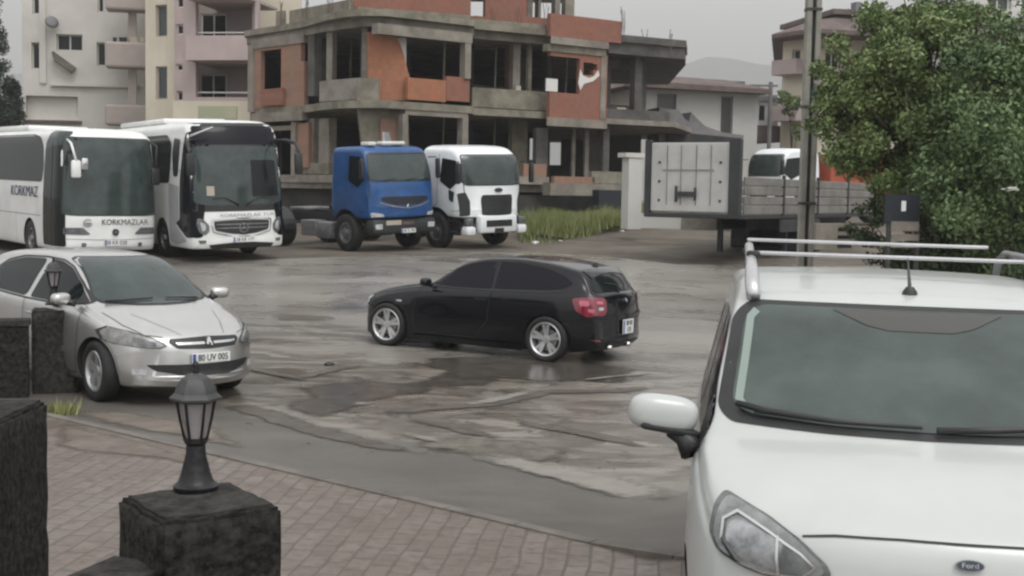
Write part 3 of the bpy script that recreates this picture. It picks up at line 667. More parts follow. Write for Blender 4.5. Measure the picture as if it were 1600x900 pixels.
# ---- silver hatchback
def make_hatch():
    root=empty('hatchback'); tag(root,'silver three door hatchback parked by the dark stone pier at left','car')
    P=root
    top=[(.86,.33),(.855,.52),(.83,.63),(.76,.72),(.60,.80),(.35,.885),(.05,.965),(-.05,.99),(-.12,1.01),(-.5,1.235),(-.85,1.405),(-1.0,1.45),(-1.35,1.497),(-1.7,1.508),(-2.3,1.49),(-2.8,1.43),(-2.98,1.36),(-3.2,1.10),(-3.28,.96),(-3.33,.75),(-3.34,.45)]
    bot=[(-3.34,.36),(-3.2,.25),(-2.9,.20),(0,.18),(.6,.19),(.80,.21),(.86,.26)]
    belt=[(.86,.38),(.80,.60),(.55,.74),(.25,.84),(-.05,.91),(-1,.95),(-3.34,1.0)]
    wid=[(.86,.64),(.80,.72),(.62,.80),(.3,.855),(0,.868),(-1.4,.873),(-2.6,.865),(-3.1,.80),(-3.34,.72)]
    b=Body(top,bot,belt,wid,tumble=.52,crown=.05,kf=.27,kr=.16,x_f0=-1.1,x_r0=-2.5,n=140,shoulder=.94,sharp=.08)
    b.build('body',M['silver_paint'],P,[(0,.315,.365),(-2.608,.315,.365)],M['gap'])
    ws=[(-.52,1.415),(-.45,1.44),(.45,1.44),(.52,1.415),(.66,1.06),(.62,1.015),(.3,.992),(0,.988),(-.3,.992),(-.62,1.015),(-.66,1.06)]
    b.patch('windscreen_seal',rp([(a*1.035,c+(.012 if c>1.2 else -.012)) for a,c in ws],.05),'front',M['trim'],P,.003,.05)
    g=b.patch('windscreen',rp(ws,.05),'front',M['windscreen'],P,.007,.05)
    for sg in (-1,1): MB().tube([b.hit(y*1.0,z,'front',.025) for y,z in ((sg*.55-.05,1.005),(sg*.3,1.018),(sg*.08,1.025))],[.012,.010,.007],6).build('wiper',M['trim'],P,True)
    for side in ('right','left'):
        sg=-1 if side=='right' else 1; k=sg
        f=[(-.33,1.015),(-.62,1.185),(-.95,1.335),(-1.20,1.392),(-1.46,1.405),(-1.50,.985),(-.8,.975)]
        b.patch('side_window',rp(f,.05),side,M['glass'],P,.004,.06)
        r=[(-1.58,1.405),(-2.10,1.39),(-2.45,1.33),(-2.66,1.20),(-2.62,1.07),(-2.4,1.02),(-1.60,.988)]
        b.patch('side_window',rp(r,.07),side,M['glass'],P,.004,.06)
        b.band('window_seal',rp([(-.28,1.0),(-.60,1.195),(-.94,1.35),(-1.20,1.408),(-1.6,1.423),(-2.12,1.407),(-2.47,1.345),(-2.69,1.20),(-2.65,1.06),(-2.42,1.005),(-1.58,.97),(-.8,.96)],.05),side,.018,M['trim'],P,closed=True,off=.005)
        b.band('door_gap',[(-.28,.97),(-.33,.80),(-.36,.5),(-.42,.26),(-1.40,.25),(-1.56,.5),(-1.58,.96)],side,.009,M['gap'],P)
        b.patch('side_moulding',[(-.42,.53),(-2.15,.53),(-2.15,.47),(-.42,.47)],side,M['silver_paint'],P,.014,.08)
        MB().box((-1.36,sg*.885,.82),(.19,.03,.03),bev=.01).build('door_handle',M['silver_paint'],P,ang=40)
        b.patch('mirror_triangle',[(-.30,1.0),(-.50,1.115),(-.50,.985)],side,M['trim'],P,.008,.05)
        # arch lip
        b.band('arch_lip',[( .375*math.cos(a),.315+.375*math.sin(a)) for a in np.linspace(.05,math.pi-.05,20)],side,.016,M['silver_paint'],P,off=.008)
        bm=bmesh.new(); bmesh.ops.create_uvsphere(bm,u_segments=24,v_segments=14,radius=1); e=lambda q,kk:math.copysign(abs(q)**kk,q)
        for v in bm.verts: c=v.co.copy(); v.co=Vector((e(c.x,.8)*.07,e(c.y,.6)*.11,e(c.z,.7)*.065))
        me=bpy.data.meshes.new('side_mirror'); bm.to_mesh(me); bm.free(); me.transform(Matrix.Translation((-.47,sg*.985,1.045))@Matrix.Rotation(sg*R(-12),4,'Z')); me.polygons.foreach_set('use_smooth',[True]*len(me.polygons))
        mo=link('side_mirror',me,M['silver_paint'],P); MB().tube([(-.45,sg*.93,1.01),(-.43,sg*.84,.995)],[.03,.04],8).build('mirror_arm',M['trim'],mo,True)
        # long swept headlamp, on the front corner
        hp=[(k*.842,.755),(k*.80,.80),(k*.70,.765),(k*.55,.705),(k*.46,.655),(k*.44,.63),(k*.50,.605),(k*.66,.615),(k*.80,.64),(k*.838,.67)]
        h=b.patch('headlight',rp(hp,.03),'front',M['lamp_hatch'],P,.010,.03)
        b.patch('reflector',rp([(k*.70,.72),(k*.60,.69),(k*.53,.655),(k*.54,.628),(k*.64,.63),(k*.70,.65)],.03),'front',M['lamp_dark'],h,.014,.03)
        b.patch('reflector',rp([(k*.525,.67),(k*.47,.645),(k*.48,.625),(k*.525,.622)],.015),'front',M['lamp_inner'],h,.014,.03)
        b.band('lamp_edge',hp,'front',.008,M['gap'],h,closed=True,off=.012)
        b.patch('fog_lamp',rp([(k*.60,.33),(k*.72,.335),(k*.72,.40),(k*.60,.395)],.02),'front',M['lamp_glass'],P,.008,.03)
        b.band('bonnet_gap',[(-.05,k*.74),(.3,k*.70),(.55,k*.60),(.66,k*.45)],'top',.009,M['gap_light'],P,off=.005)
        b.band('bonnet_crease',[(.70,k*.26),(.45,k*.38),(.1,k*.50)],'top',.012,M['silver_paint'],P,off=.010)
    gr=b.patch('grille',rp([(-.42,.665),(-.40,.695),(0,.712),(.40,.695),(.42,.665),(.34,.600),(0,.588),(-.34,.600)],.025),'front',M['trim'],P,.008,.03)
    b.patch('grille_bar',rp([(-.36,.660),(.36,.660),(.34,.636),(-.34,.636)],.010),'front',M['chrome'],gr,.013,.03)
    pl=b.hit(0,.655,'front',.022)
    # upright animal-like chrome shield on the grille
    bd=b.patch('badge',rp([(-.052,.615),(.052,.615),(.052,.705),(-.052,.705)],.02),'front',M['trim'],gr,.016,.02)
    b.patch('emblem',[(-.035,.630),(-.012,.632),(-.010,.655),(.012,.640),(.010,.622),(.030,.622),(.028,.650),(.018,.668),(.028,.690),(.006,.700),(-.012,.690),(-.006,.674),(-.030,.680),(-.020,.664),(-.036,.650)],'front',M['chrome'],bd,.020,.02)
    b.patch('lower_grille',rp([(-.62,.44),(.62,.44),(.54,.375),(.24,.315),(-.24,.315),(-.54,.375)],.03),'front',M['trim'],P,.008,.04)
    b.band('bumper_line',[(-.80,.53),(-.66,.575),(-.50,.590)],'front',.014,M['silver_paint'],P,off=.012)
    b.band('bumper_line',[(.80,.53),(.66,.575),(.50,.590)],'front',.014,M['silver_paint'],P,off=.012)
    b.band('bumper_lip',[(-.70,.265),(-.4,.245),(.4,.245),(.70,.265)],'front',.05,M['silver_paint'],P,off=.016)
    plate_tr(P,b.hit(0,.50,'front',.02),(1,0,0),'80 UV 005',w=.46,h=.10)
    for x in (0,-2.608):
        for sg in (-1,1): wheel(P,x,sg*.765,sg,.32,.215,.20,M['alloy'],'five',steer=R(-6) if x==0 else 0)
    return root

# ---- black hatchback driving away
def make_black():
    root=empty('hatchback'); tag(root,'black three door hatchback with tinted windows crossing the wet road in the middle','car')
    P=root
    top=[(.75,.34),(.745,.50),(.72,.62),(.66,.695),(.45,.79),(.1,.87),(-.3,.93),(-.45,.955),(-.55,.975),(-.9,1.17),(-1.15,1.30),(-1.3,1.348),(-1.6,1.40),(-2.0,1.416),(-2.5,1.385),(-2.9,1.325),(-3.10,1.275),(-3.16,1.235),(-3.36,.99),(-3.42,.94),(-3.455,.80),(-3.475,.62),(-3.48,.38)]
    bot=[(-3.48,.28),(-3.35,.19),(-3.0,.15),(0,.12),(.5,.13),(.68,.15),(.75,.22)]
    belt=[(.75,.40),(.68,.60),(.45,.72),(.1,.80),(-.4,.865),(-1.4,.905),(-2.6,.94),(-3.48,.95)]
    wid=[(.75,.62),(.68,.72),(.5,.80),(.2,.85),(0,.862),(-1.3,.86),(-2.2,.872),(-2.8,.872),(-3.2,.82),(-3.48,.73)]
    b=Body(top,bot,belt,wid,tumble=.47,crown=.045,kf=.24,kr=.13,x_f0=-1.4,x_r0=-2.7,n=140,shoulder=.935,sharp=.07)
    b.build('body',M['black_paint'],P,[(0,.31,.35),(-2.66,.31,.35)],M['gap'])
    ws=[(-.52,1.30),(.52,1.30),(.66,1.0),(.6,.965),(0,.95),(-.6,.965),(-.66,1.0)]
    b.patch('windscreen',rp(ws,.05),'front',M['glass'],P,.005,.06)
    rw=[(-.52,1.225),(.52,1.225),(.64,1.02),(.60,.985),(-.60,.985),(-.64,1.02)]
    b.patch('rear_window',rp(rw,.05),'rear',M['glass'],P,.005,.06)
    b.patch('spoiler',rp([(-3.02,-.56),(-3.16,-.54),(-3.17,.54),(-3.02,.56)],.04),'top',M['black_paint'],P,.012,.06)
    MB().tube([b.hit(.0,.98,'rear',.025),b.hit(.1,1.06,'rear',.03),b.hit(.32,1.09,'rear',.025)],[.012,.01,.007],6).build('rear_wiper',M['trim'],P,True)
    for side in ('left','right'):
        k=1 if side=='left' else -1; sg=k
        b.patch('side_window',rp([(-.62,.975),(-.95,1.145),(-1.22,1.26),(-1.50,1.318),(-1.70,1.330),(-1.74,.955),(-1.1,.945)],.04),side,M['glass_tint'],P,.004,.06)
        b.patch('side_window',rp([(-1.78,1.332),(-2.15,1.325),(-2.55,1.275),(-2.84,1.19),(-3.0,1.09),(-2.86,1.02),(-2.6,.985),(-1.78,.958)],.05),side,M['glass_tint'],P,.004,.06)
        b.band('window_trim',[(-.55,.952),(-1.1,.928),(-1.8,.938),(-2.6,.965),(-2.9,.995)],side,.018,M['chrome'] if False else M['trim'],P,off=.006)
        b.band('door_gap',[(-.55,.93),(-.50,.75),(-.46,.45),(-.52,.26),(-1.50,.25),(-1.72,.5),(-1.76,.93)],side,.008,M['gap'],P)
        b.band('shoulder_crease',[(-.2,.735),(-1.2,.745),(-2.4,.765),(-3.1,.79)],side,.014,M['black_paint'],P,off=.008)
        b.patch('side_skirt',[(-.45,.22),(-2.25,.22),(-2.25,.14),(-.45,.14)],side,M['black_paint'],P,.02,.08)
        b.patch('indicator',rp([(-.16,.70),(-.26,.70),(-.26,.675),(-.16,.675)],.01),side,M['lamp_glass'],P,.006,.03)
        MB().box((-1.62,sg*.89,.80),(.20,.03,.03),bev=.01).build('door_handle',M['black_paint'],P,ang=40)
        bm=bmesh.new(); bmesh.ops.create_uvsphere(bm,u_segments=20,v_segments=12,radius=1); e=lambda q,kk:math.copysign(abs(q)**kk,q)
        for v in bm.verts: c=v.co.copy(); v.co=Vector((e(c.x,.8)*.065,e(c.y,.6)*.10,e(c.z,.7)*.06))
        me=bpy.data.meshes.new('side_mirror'); bm.to_mesh(me); bm.free(); me.transform(Matrix.Translation((-.74,sg*.96,1.0))); me.polygons.foreach_set('use_smooth',[True]*len(me.polygons))
        mo=link('side_mirror',me,M['black_paint'],P); MB().tube([(-.74,sg*.90,.96),(-.74,sg*.82,.95)],[.03,.04],8).build('mirror_arm',M['trim'],mo,True)
        # head and tail lamps
        b.patch('headlight',rp([(k*.74,.62),(k*.70,.70),(k*.50,.665),(k*.42,.60),(k*.50,.57),(k*.68,.575)],.03),'front',M['lamp_glass'],P,.010,.03)
        b.patch('headlight',rp([(.40,.66),(.62,.60),(.60,.66),(.30,.73)],.02),side,M['lamp_glass'],P,.010,.03)
        tl=b.patch('tail_light',rp([(k*.50,.88),(k*.55,.915),(k*.70,.925),(k*.745,.90),(k*.745,.69),(k*.66,.675),(k*.52,.72)],.03),'rear',M['red_lamp'],P,.010,.03)
        b.patch('tail_light',rp([(-3.02,.90),(-3.20,.925),(-3.34,.92),(-3.40,.80),(-3.40,.67),(-3.22,.66),(-3.08,.74)],.04),side,M['red_lamp'],P,.010,.03)
        b.patch('lamp_lens',rp([(-3.12,.88),(-3.25,.88),(-3.26,.81),(-3.14,.80)],.03),side,M['red_lamp2'],tl,.014,.03)
        b.patch('lamp_lens',rp([(-3.24,.77),(-3.32,.77),(-3.32,.72),(-3.25,.72)],.015),side,M['red_lamp2'],tl,.014,.03)
        b.patch('lamp_lens',rp([(k*.57,.87),(k*.69,.88),(k*.69,.835),(k*.57,.83)],.02),'rear',M['red_lamp2'],tl,.014,.03)
        b.patch('lamp_lens',rp([(k*.57,.79),(k*.67,.79),(k*.67,.75),(k*.58,.75)],.015),'rear',M['lamp_glass'],tl,.014,.03)
        b.patch('reflector',rp([(k*.64,.345),(k*.73,.355),(k*.73,.335),(k*.64,.325)],.01),'rear',M['red_lamp'],P,.008,.03)
        b.band('arch_lip',[(.36*math.cos(a),.31+.36*math.sin(a)) for a in np.linspace(.1,math.pi-.1,20)],side,.014,M['black_paint'],P,off=.008)
        b.band('arch_lip',[(-2.66+.36*math.cos(a),.31+.36*math.sin(a)) for a in np.linspace(.1,math.pi-.1,20)],side,.014,M['black_paint'],P,off=.008)
    b.patch('grille',rp([(-.30,.66),(-.05,.67),(-.05,.58),(-.26,.57)],.03),'front',M['trim'],P,.008,.03)
    b.patch('grille',rp([(.05,.67),(.30,.66),(.26,.57),(.05,.58)],.03),'front',M['trim'],P,.008,.03)
    b.patch('lower_grille',rp([(-.5,.36),(.5,.36),(.42,.24),(-.42,.24)],.03),'front',M['trim'],P,.008,.05)
    b.band('boot_gap',[(-.60,.97),(-.66,.80),(-.60,.60),(.60,.60),(.66,.80),(.60,.97)],'rear',.008,M['gap'],P)
    b.band('bumper_ledge',[(-.74,.655),(-.3,.635),(.3,.635),(.74,.655)],'rear',.05,M['black_paint'],P,off=.02)
    b.patch('diffuser',rp([(-.5,.30),(.5,.30),(.46,.22),(-.46,.22)],.03),'rear',M['trim'],P,.012,.05)
    p=b.hit(0,.86,'rear',.01); T=face_mtx(p,(-1,0,.2)); q=MB(); q.add([T@Vector((.038*math.cos(2*math.pi*i/24),.038*math.sin(2*math.pi*i/24),z)) for z in (0,.012) for i in range(24)],[tuple(range(23,-1,-1)),tuple(range(24,48))]+[(i,(i+1)%24,(i+1)%24+24,i+24) for i in range(24)]); bo=q.build('badge',M['chrome'],P)
    for i,mm in enumerate((M['plate_blue'],M['plate'],M['plate_blue'],M['plate'])):
        n=6; vv=[(0,0,.0135)]+[(.024*math.cos(i*math.pi/2+j*math.pi/2/n),.024*math.sin(i*math.pi/2+j*math.pi/2/n),.0135) for j in range(n+1)]
        MB().add([T@Vector(a) for a in vv],[(0,j,j+1) for j in range(1,n+1)]).build('badge_quarter',mm,bo)
    plate_tr(P,b.hit(0,.50,'rear',.03),(-1,0,0),'',w=.34,h=.20,rows=('38 RE','133'))
    for sg in (.30,-.30): MB().tube([(-3.44,sg+.25,.245),(-3.52,sg+.25,.245)],.035,12).build('exhaust_pipe',M['chrome'],P,True)
    z=b.hit(-2.95,0,'top').z; f=MB(); f.add([(-2.86,0,z-.005),(-3.0,-.022,z-.005),(-3.0,.022,z-.005),(-2.99,0,z+.055),(-3.02,0,z+.03)],[(0,3,1),(0,2,3),(1,3,4),(3,2,4),(1,4,2),(0,1,2)]); f.build('antenna_fin',M['trim'],P)
    for x in (0,-2.66):
        for sg in (-1,1): wheel(P,x,sg*.785,sg,.318,.240,.215,M['alloy'],'double',steer=0)
    return root

# ---- coaches
def make_coach(kind):
    root=empty('coach'); P=root; L_=12.0; w_=1.275
    if kind==1:
        tag(root,'white coach at far left with flat dark windscreen and dark lettering along its side','coach')
        top=[(2.72,1.2),(2.71,1.5),(2.66,2.2),(2.56,2.9),(2.48,3.20),(2.36,3.34),(2.0,3.42),(-8.6,3.42),(-9.1,3.35),(-9.28,3.0),(-9.3,1.2)]
    else:
        tag(root,'white coach with black front mask and a wide dark grille beside the blue lorry','coach')
        top=[(2.72,1.0),(2.70,1.5),(2.60,2.2),(2.42,3.0),(2.30,3.36),(2.16,3.52),(1.8,3.60),(-8.6,3.60),(-9.1,3.5),(-9.28,3.0),(-9.3,1.2)]
    bot=[(2.72,.42),(2.62,.32),(2.3,.30),(-9.0,.30),(-9.3,.45)]
    belt=[(2.72,.9),(2.6,1.75),(-9.3,1.85)]
    wid=[(2.72,1.12),(2.60,1.22),(2.2,w_),(-9.0,w_),(-9.3,1.18)]
    b=Body(top,bot,belt,wid,tumble=.045,crown=.10,kf=.22 if kind==1 else .30,kr=.1,x_f0=1.6,x_r0=-8.6,n=80,shoulder=.99,sill=.985,sharp=.26,taper_side=.004)
    b.build('body',M['bus_white'],P,[(0,.5,.56),(-6.2,.5,.56)],M['gap'],)
    if kind==1:
        b.patch('windscreen',rp([(-1.10,3.14),(1.10,3.14),(1.19,1.26),(.9,1.23),(-.9,1.23),(-1.19,1.26)],.07),'front',M['windscreen'],P,.012,.12)
        b.band('windscreen_seal',rp([(-1.10,3.16),(1.10,3.16),(1.20,1.24),(.9,1.215),(-.9,1.215),(-1.20,1.24)],.07),'front',.03,M['trim'],P,closed=True,off=.014)
        for side in ('right','left'):
            sw=b.patch('side_window',rp([(1.05,2.95),(.8,3.18),(.2,3.25),(-8.7,3.25),(-8.7,2.02),(1.02,2.02),(1.15,2.4)],.12),side,M['glass'],P,.008,.25)
            if side=='right':
                dr=b.patch('door',rp([(2.46,2.40),(2.44,3.15),(1.65,3.2),(1.25,2.9),(1.20,2.2),(1.16,.42),(2.50,.42)],.08),side,M['glass'],P,.012,.1)
                b.patch('door_top_window',rp([(2.40,2.95),(2.30,3.30),(1.62,3.32),(1.30,3.0),(1.28,2.9)],.06),side,M['windscreen'],dr,.016,.08)
                b.band('door_frame',[(1.83,3.0),(1.83,.45)],side,.05,M['trim'],dr,off=.018)
            for x in (-1.2,-3,-4.8,-7.5): b.band('hatch_gap',[(x,1.15),(x,.40)],side,.015,M['gap_light'],P,off=.008)
            b.band('hatch_gap',[(1.0,1.15),(-5.4,1.15)],side,.015,M['gap_light'],P,off=.008)
        pz=1.74; T=face_mtx((-.45,-(w_+.012),pz),(0,-1,0)); text('lettering','KORKMAZ',.40,M['bus_ink'],P,T,sx=1.25)
        T=face_mtx((-.45,(w_+.012),pz),(0,1,0)); text('lettering','KORKMAZ',.40,M['bus_ink'],P,T,sx=1.25)
        fx=b.hit(.15,1.06,'front').x
        T=face_mtx((b.hit(.35,1.05,'front',.035).x,.30,1.04),(1,0,.03)); text('lettering','KORKMAZLAR',.20,M['ink'],P,T,sx=.92)
        e=MB(); T=face_mtx(b.hit(-.62,1.02,'front',.02),(1,0,0)); 
        for (a0,r0,r1) in ((0,.075,.10),):
            vv=[];n=28
            for i in range(n): a=2*math.pi*i/n; vv+=[T@Vector((r0*1.25*math.cos(a),r0*math.sin(a),0)),T@Vector((r1*1.25*math.cos(a),r1*math.sin(a),0))]
            e.add(vv,[(2*i,2*i+1,(2*i+3)%(2*n),(2*i+2)%(2*n)) for i in range(n)])
        e.add([T@Vector(q) for q in ((-.12,.0,.001),(0,-.07,.001),(.12,0,.001),(0,.02,.001))],[(0,1,2,3)]); e.build('emblem',M['ink_grey'],P)
        p=b.hit(.05,.79,'front',.02); T=face_mtx(p,(1,0,0)); q=MB(); q.add([T@Vector((.085*math.cos(2*math.pi*i/28),.085*math.sin(2*math.pi*i/28),z)) for z in (0,.02) for i in range(28)],[tuple(range(27,-1,-1)),tuple(range(28,56))]+[(i,(i+1)%28,(i+1)%28+28,i+28) for i in range(28)]); star=q.build('badge',M['trim'],P)
        q=MB()
        for i in range(3):
            a=math.pi/2+i*2*math.pi/3; q.add([T@Vector((.07*math.cos(a),.07*math.sin(a),.023)),T@Vector((.012*math.cos(a+1.05),.012*math.sin(a+1.05),.023)),T@Vector((.012*math.cos(a-1.05),.012*math.sin(a-1.05),.023))],[(0,1,2)])
        q.build('star',M['chrome'],star)
        for k in (-1,1):
            h=b.patch('headlight',rp([(k*1.17,.90),(k*.74,.90),(k*.56,.74),(k*.66,.72),(k*1.17,.73)],.03),'front',M['lamp_dark'],P,.012,.06)
            b.patch('fog_lamp',rp([(k*.78,.52),(k*.66,.52),(k*.66,.42),(k*.78,.42)],.04),'front',M['lamp_dark'],P,.012,.04)
        plate_tr(P,b.hit(.05,.52,'front',.03),(1,0,0),'38 KR 038',w=.56,h=.15)
        b.band('bumper_gap',[(-1.15,.62),(-.4,.60),(.4,.60),(1.15,.62)],'front',.012,M['gap_light'],P,off=.01)
        mirrors=[(-1,(2.75,-.98,2.55)),(1,(2.75,1.05,2.4))]
        ac=MB().box((-3.2,0,3.46),(3.4,1.7,.16),bev=.10).build('roof_unit',M['bus_white'],P,ang=40)
        for sg,(mx,my,mz) in mirrors:
            mo=MB().box((mx+.12,my,mz-.18),(.12,.24,.44),bev=.05).build('side_mirror',M['bus_white'] if sg<0 else M['trim'],P,ang=40)
            MB().tube([(2.35,my*1.05,3.1),(2.75,my*1.08,3.0),(2.90,my,mz)],[.03,.03,.03],8).build('mirror_arm',M['bus_white'] if sg<0 else M['trim'],mo,True)
        MB().box((2.92,-.78,2.50),(.10,.16,.30),bev=.04).build('side_mirror',M['chrome'],P,ang=40)
    else:
        mask=[(-1.21,3.50),(1.21,3.50),(1.26,1.30),(1.0,1.26),(-1.0,1.26),(-1.26,1.30)]
        b.patch('front_mask',rp(mask,.10),'front',M['trim'],P,.010,.12)
        b.patch('destination_panel',rp([(-1.06,3.42),(1.06,3.42),(1.10,2.95),(-1.10,2.95)],.05),'front',M['glass_tint'],P,.016,.12)
        b.patch('windscreen',rp([(-1.10,2.90),(1.10,2.90),(1.16,1.50),(.9,1.42),(-.9,1.42),(-1.16,1.50)],.07),'front',M['windscreen'],P,.016,.12)
        b.patch('dashboard_panel',rp([(.30,2.55),(1.02,2.55),(1.06,1.62),(.28,1.62)],.06),'front',M['glass'],P,.020,.1)
        b.patch('paper_notice',[(-.86,1.66),(-.68,1.66),(-.68,1.90),(-.86,1.90)],'front',M['litter_p'],P,.022,.08)
        for k in (-1,1): MB().tube([b.hit(k*.10,1.42,'front',.05),b.hit(k*.45,1.62,'front',.05),b.hit(k*.75,1.58,'front',.05)],[.02,.018,.012],6).build('wiper',M['trim'],P,True)
        for side in ('right','left'):
            b.patch('side_window',rp([(.9,3.0),(.5,3.24),(-8.7,3.24),(-8.7,1.98),(.7,1.98)],.12),side,M['glass'],P,.008,.25)
            dk=rp([(2.52,3.30),(2.05,3.28),(1.85,2.95),(1.62,2.1),(1.58,1.05),(1.25,.95),(2.05,.60),(2.50,.60)],.08)
            b.patch('door' if side=='right' else 'cab_side_panel',dk,side,M['glass_tint'],P,.012,.1)
            b.patch('cab_window',rp([(1.60,3.10),(1.1,3.14),(.95,2.75),(1.05,2.15),(1.42,2.15)],.08),side,M['glass'],P,.012,.1)
            b.patch('skirt_panel',rp([(1.50,1.9),(.66,1.98),(.70,.45),(1.20,.38),(2.05,.50),(1.20,.9),(1.48,1.05)],.05),side,M['bus_grey'],P,.009,.1)
        gr=b.patch('grille',rp([(-.74,1.01),(-.3,1.04),(.3,1.04),(.74,1.01),(.70,.78),(.35,.70),(0,.66),(-.35,.70),(-.70,.78)],.05),'front',M['trim'],P,.014,.06)
        for z in (.93,.84): b.band('grille_bar',[(-.68,z),(.68,z)],'front',.02,M['steel'],gr,off=.022)
        b.band('grille_frame',rp([(-.79,1.05),(-.3,1.08),(.3,1.08),(.79,1.05),(.75,.74),(.38,.65),(0,.61),(-.38,.65),(-.75,.74)],.05),'front',.035,M['chrome'],gr,closed=True,off=.02)
        p=b.hit(0,.84,'front',.03); T=face_mtx(p,(1,0,0)); q=MB(); n=28; vv=[]
        for i in range(n): a=2*math.pi*i/n; vv+=[T@Vector((.105*math.cos(a),.105*math.sin(a),0)),T@Vector((.125*math.cos(a),.125*math.sin(a),0))]
        q.add(vv,[(2*i,2*i+1,(2*i+3)%(2*n),(2*i+2)%(2*n)) for i in range(n)])
        for i in range(3):
            a=math.pi/2+i*2*math.pi/3; q.add([T@Vector((.11*math.cos(a),.11*math.sin(a),.003)),T@Vector((.02*math.cos(a+1.05),.02*math.sin(a+1.05),.003)),T@Vector((.02*math.cos(a-1.05),.02*math.sin(a-1.05),.003))],[(0,1,2)])
        q.build('badge',M['chrome'],gr)
        T=face_mtx((b.hit(.15,1.18,'front',.018).x,.12,1.16),(1,0,.05)); text('lettering','KORKMAZLAR TUR',.11,M['ink_grey'],P,T,sx=1.5)
        for k in (-1,1):
            h=b.patch('headlight',rp([(k*1.10,1.10),(k*.98,1.08),(k*.84,.92),(k*.84,.76),(k*.94,.66),(k*1.06,.74),(k*1.12,.92)],.04),'front',M['lamp_dark'],P,.014,.05)
            b.patch('reflector',rp([(k*1.04,1.0),(k*.93,.95),(k*.91,.80),(k*1.0,.76)],.04),'front',M['lamp_glass'],h,.02,.05)
            b.patch('fog_lamp',rp([(k*1.10,.54),(k*.92,.54),(k*.92,.46),(k*1.06,.45)],.02),'front',M['lamp_dark'],P,.012,.04)
        b.patch('lower_intake',rp([(-.86,.42),(-.3,.47),(.3,.47),(.86,.42),(.80,.325),(-.80,.325)],.03),'front',M['trim'],P,.012,.05)
        plate_tr(P,b.hit(0,.54,'front',.03),(1,0,0),'38 KR 177',w=.56,h=.13)
        # curled black mirrors
        for sg in (-1,1):
            mo=MB().box((3.02,sg*1.42,2.45),(.13,.22,.55),bev=.05).build('side_mirror',M['trim'],P,ang=40)
            MB().tube([(2.25,sg*1.1,3.05),(2.55,sg*1.30,3.05),(2.85,sg*1.42,2.98),(3.0,sg*1.44,2.80),(3.02,sg*1.42,2.6)],.045,8).build('mirror_arm',M['trim'],mo,True)
        MB().tube([(2.45,-1.22,3.16),(2.8,-.75,3.38)],[.03,.012],6).build('antenna',M['bus_white'],P,True)
        MB().box((-3.0,0,3.64),(4.4,1.8,.16),bev=.10).build('roof_unit',M['bus_white'],P,ang=40)
    for x in (0,-6.2):
        for sg in (-1,1): wheel(P,x,sg*1.10,sg,.50,.29,.30,M['steel'],'truck')
    return root

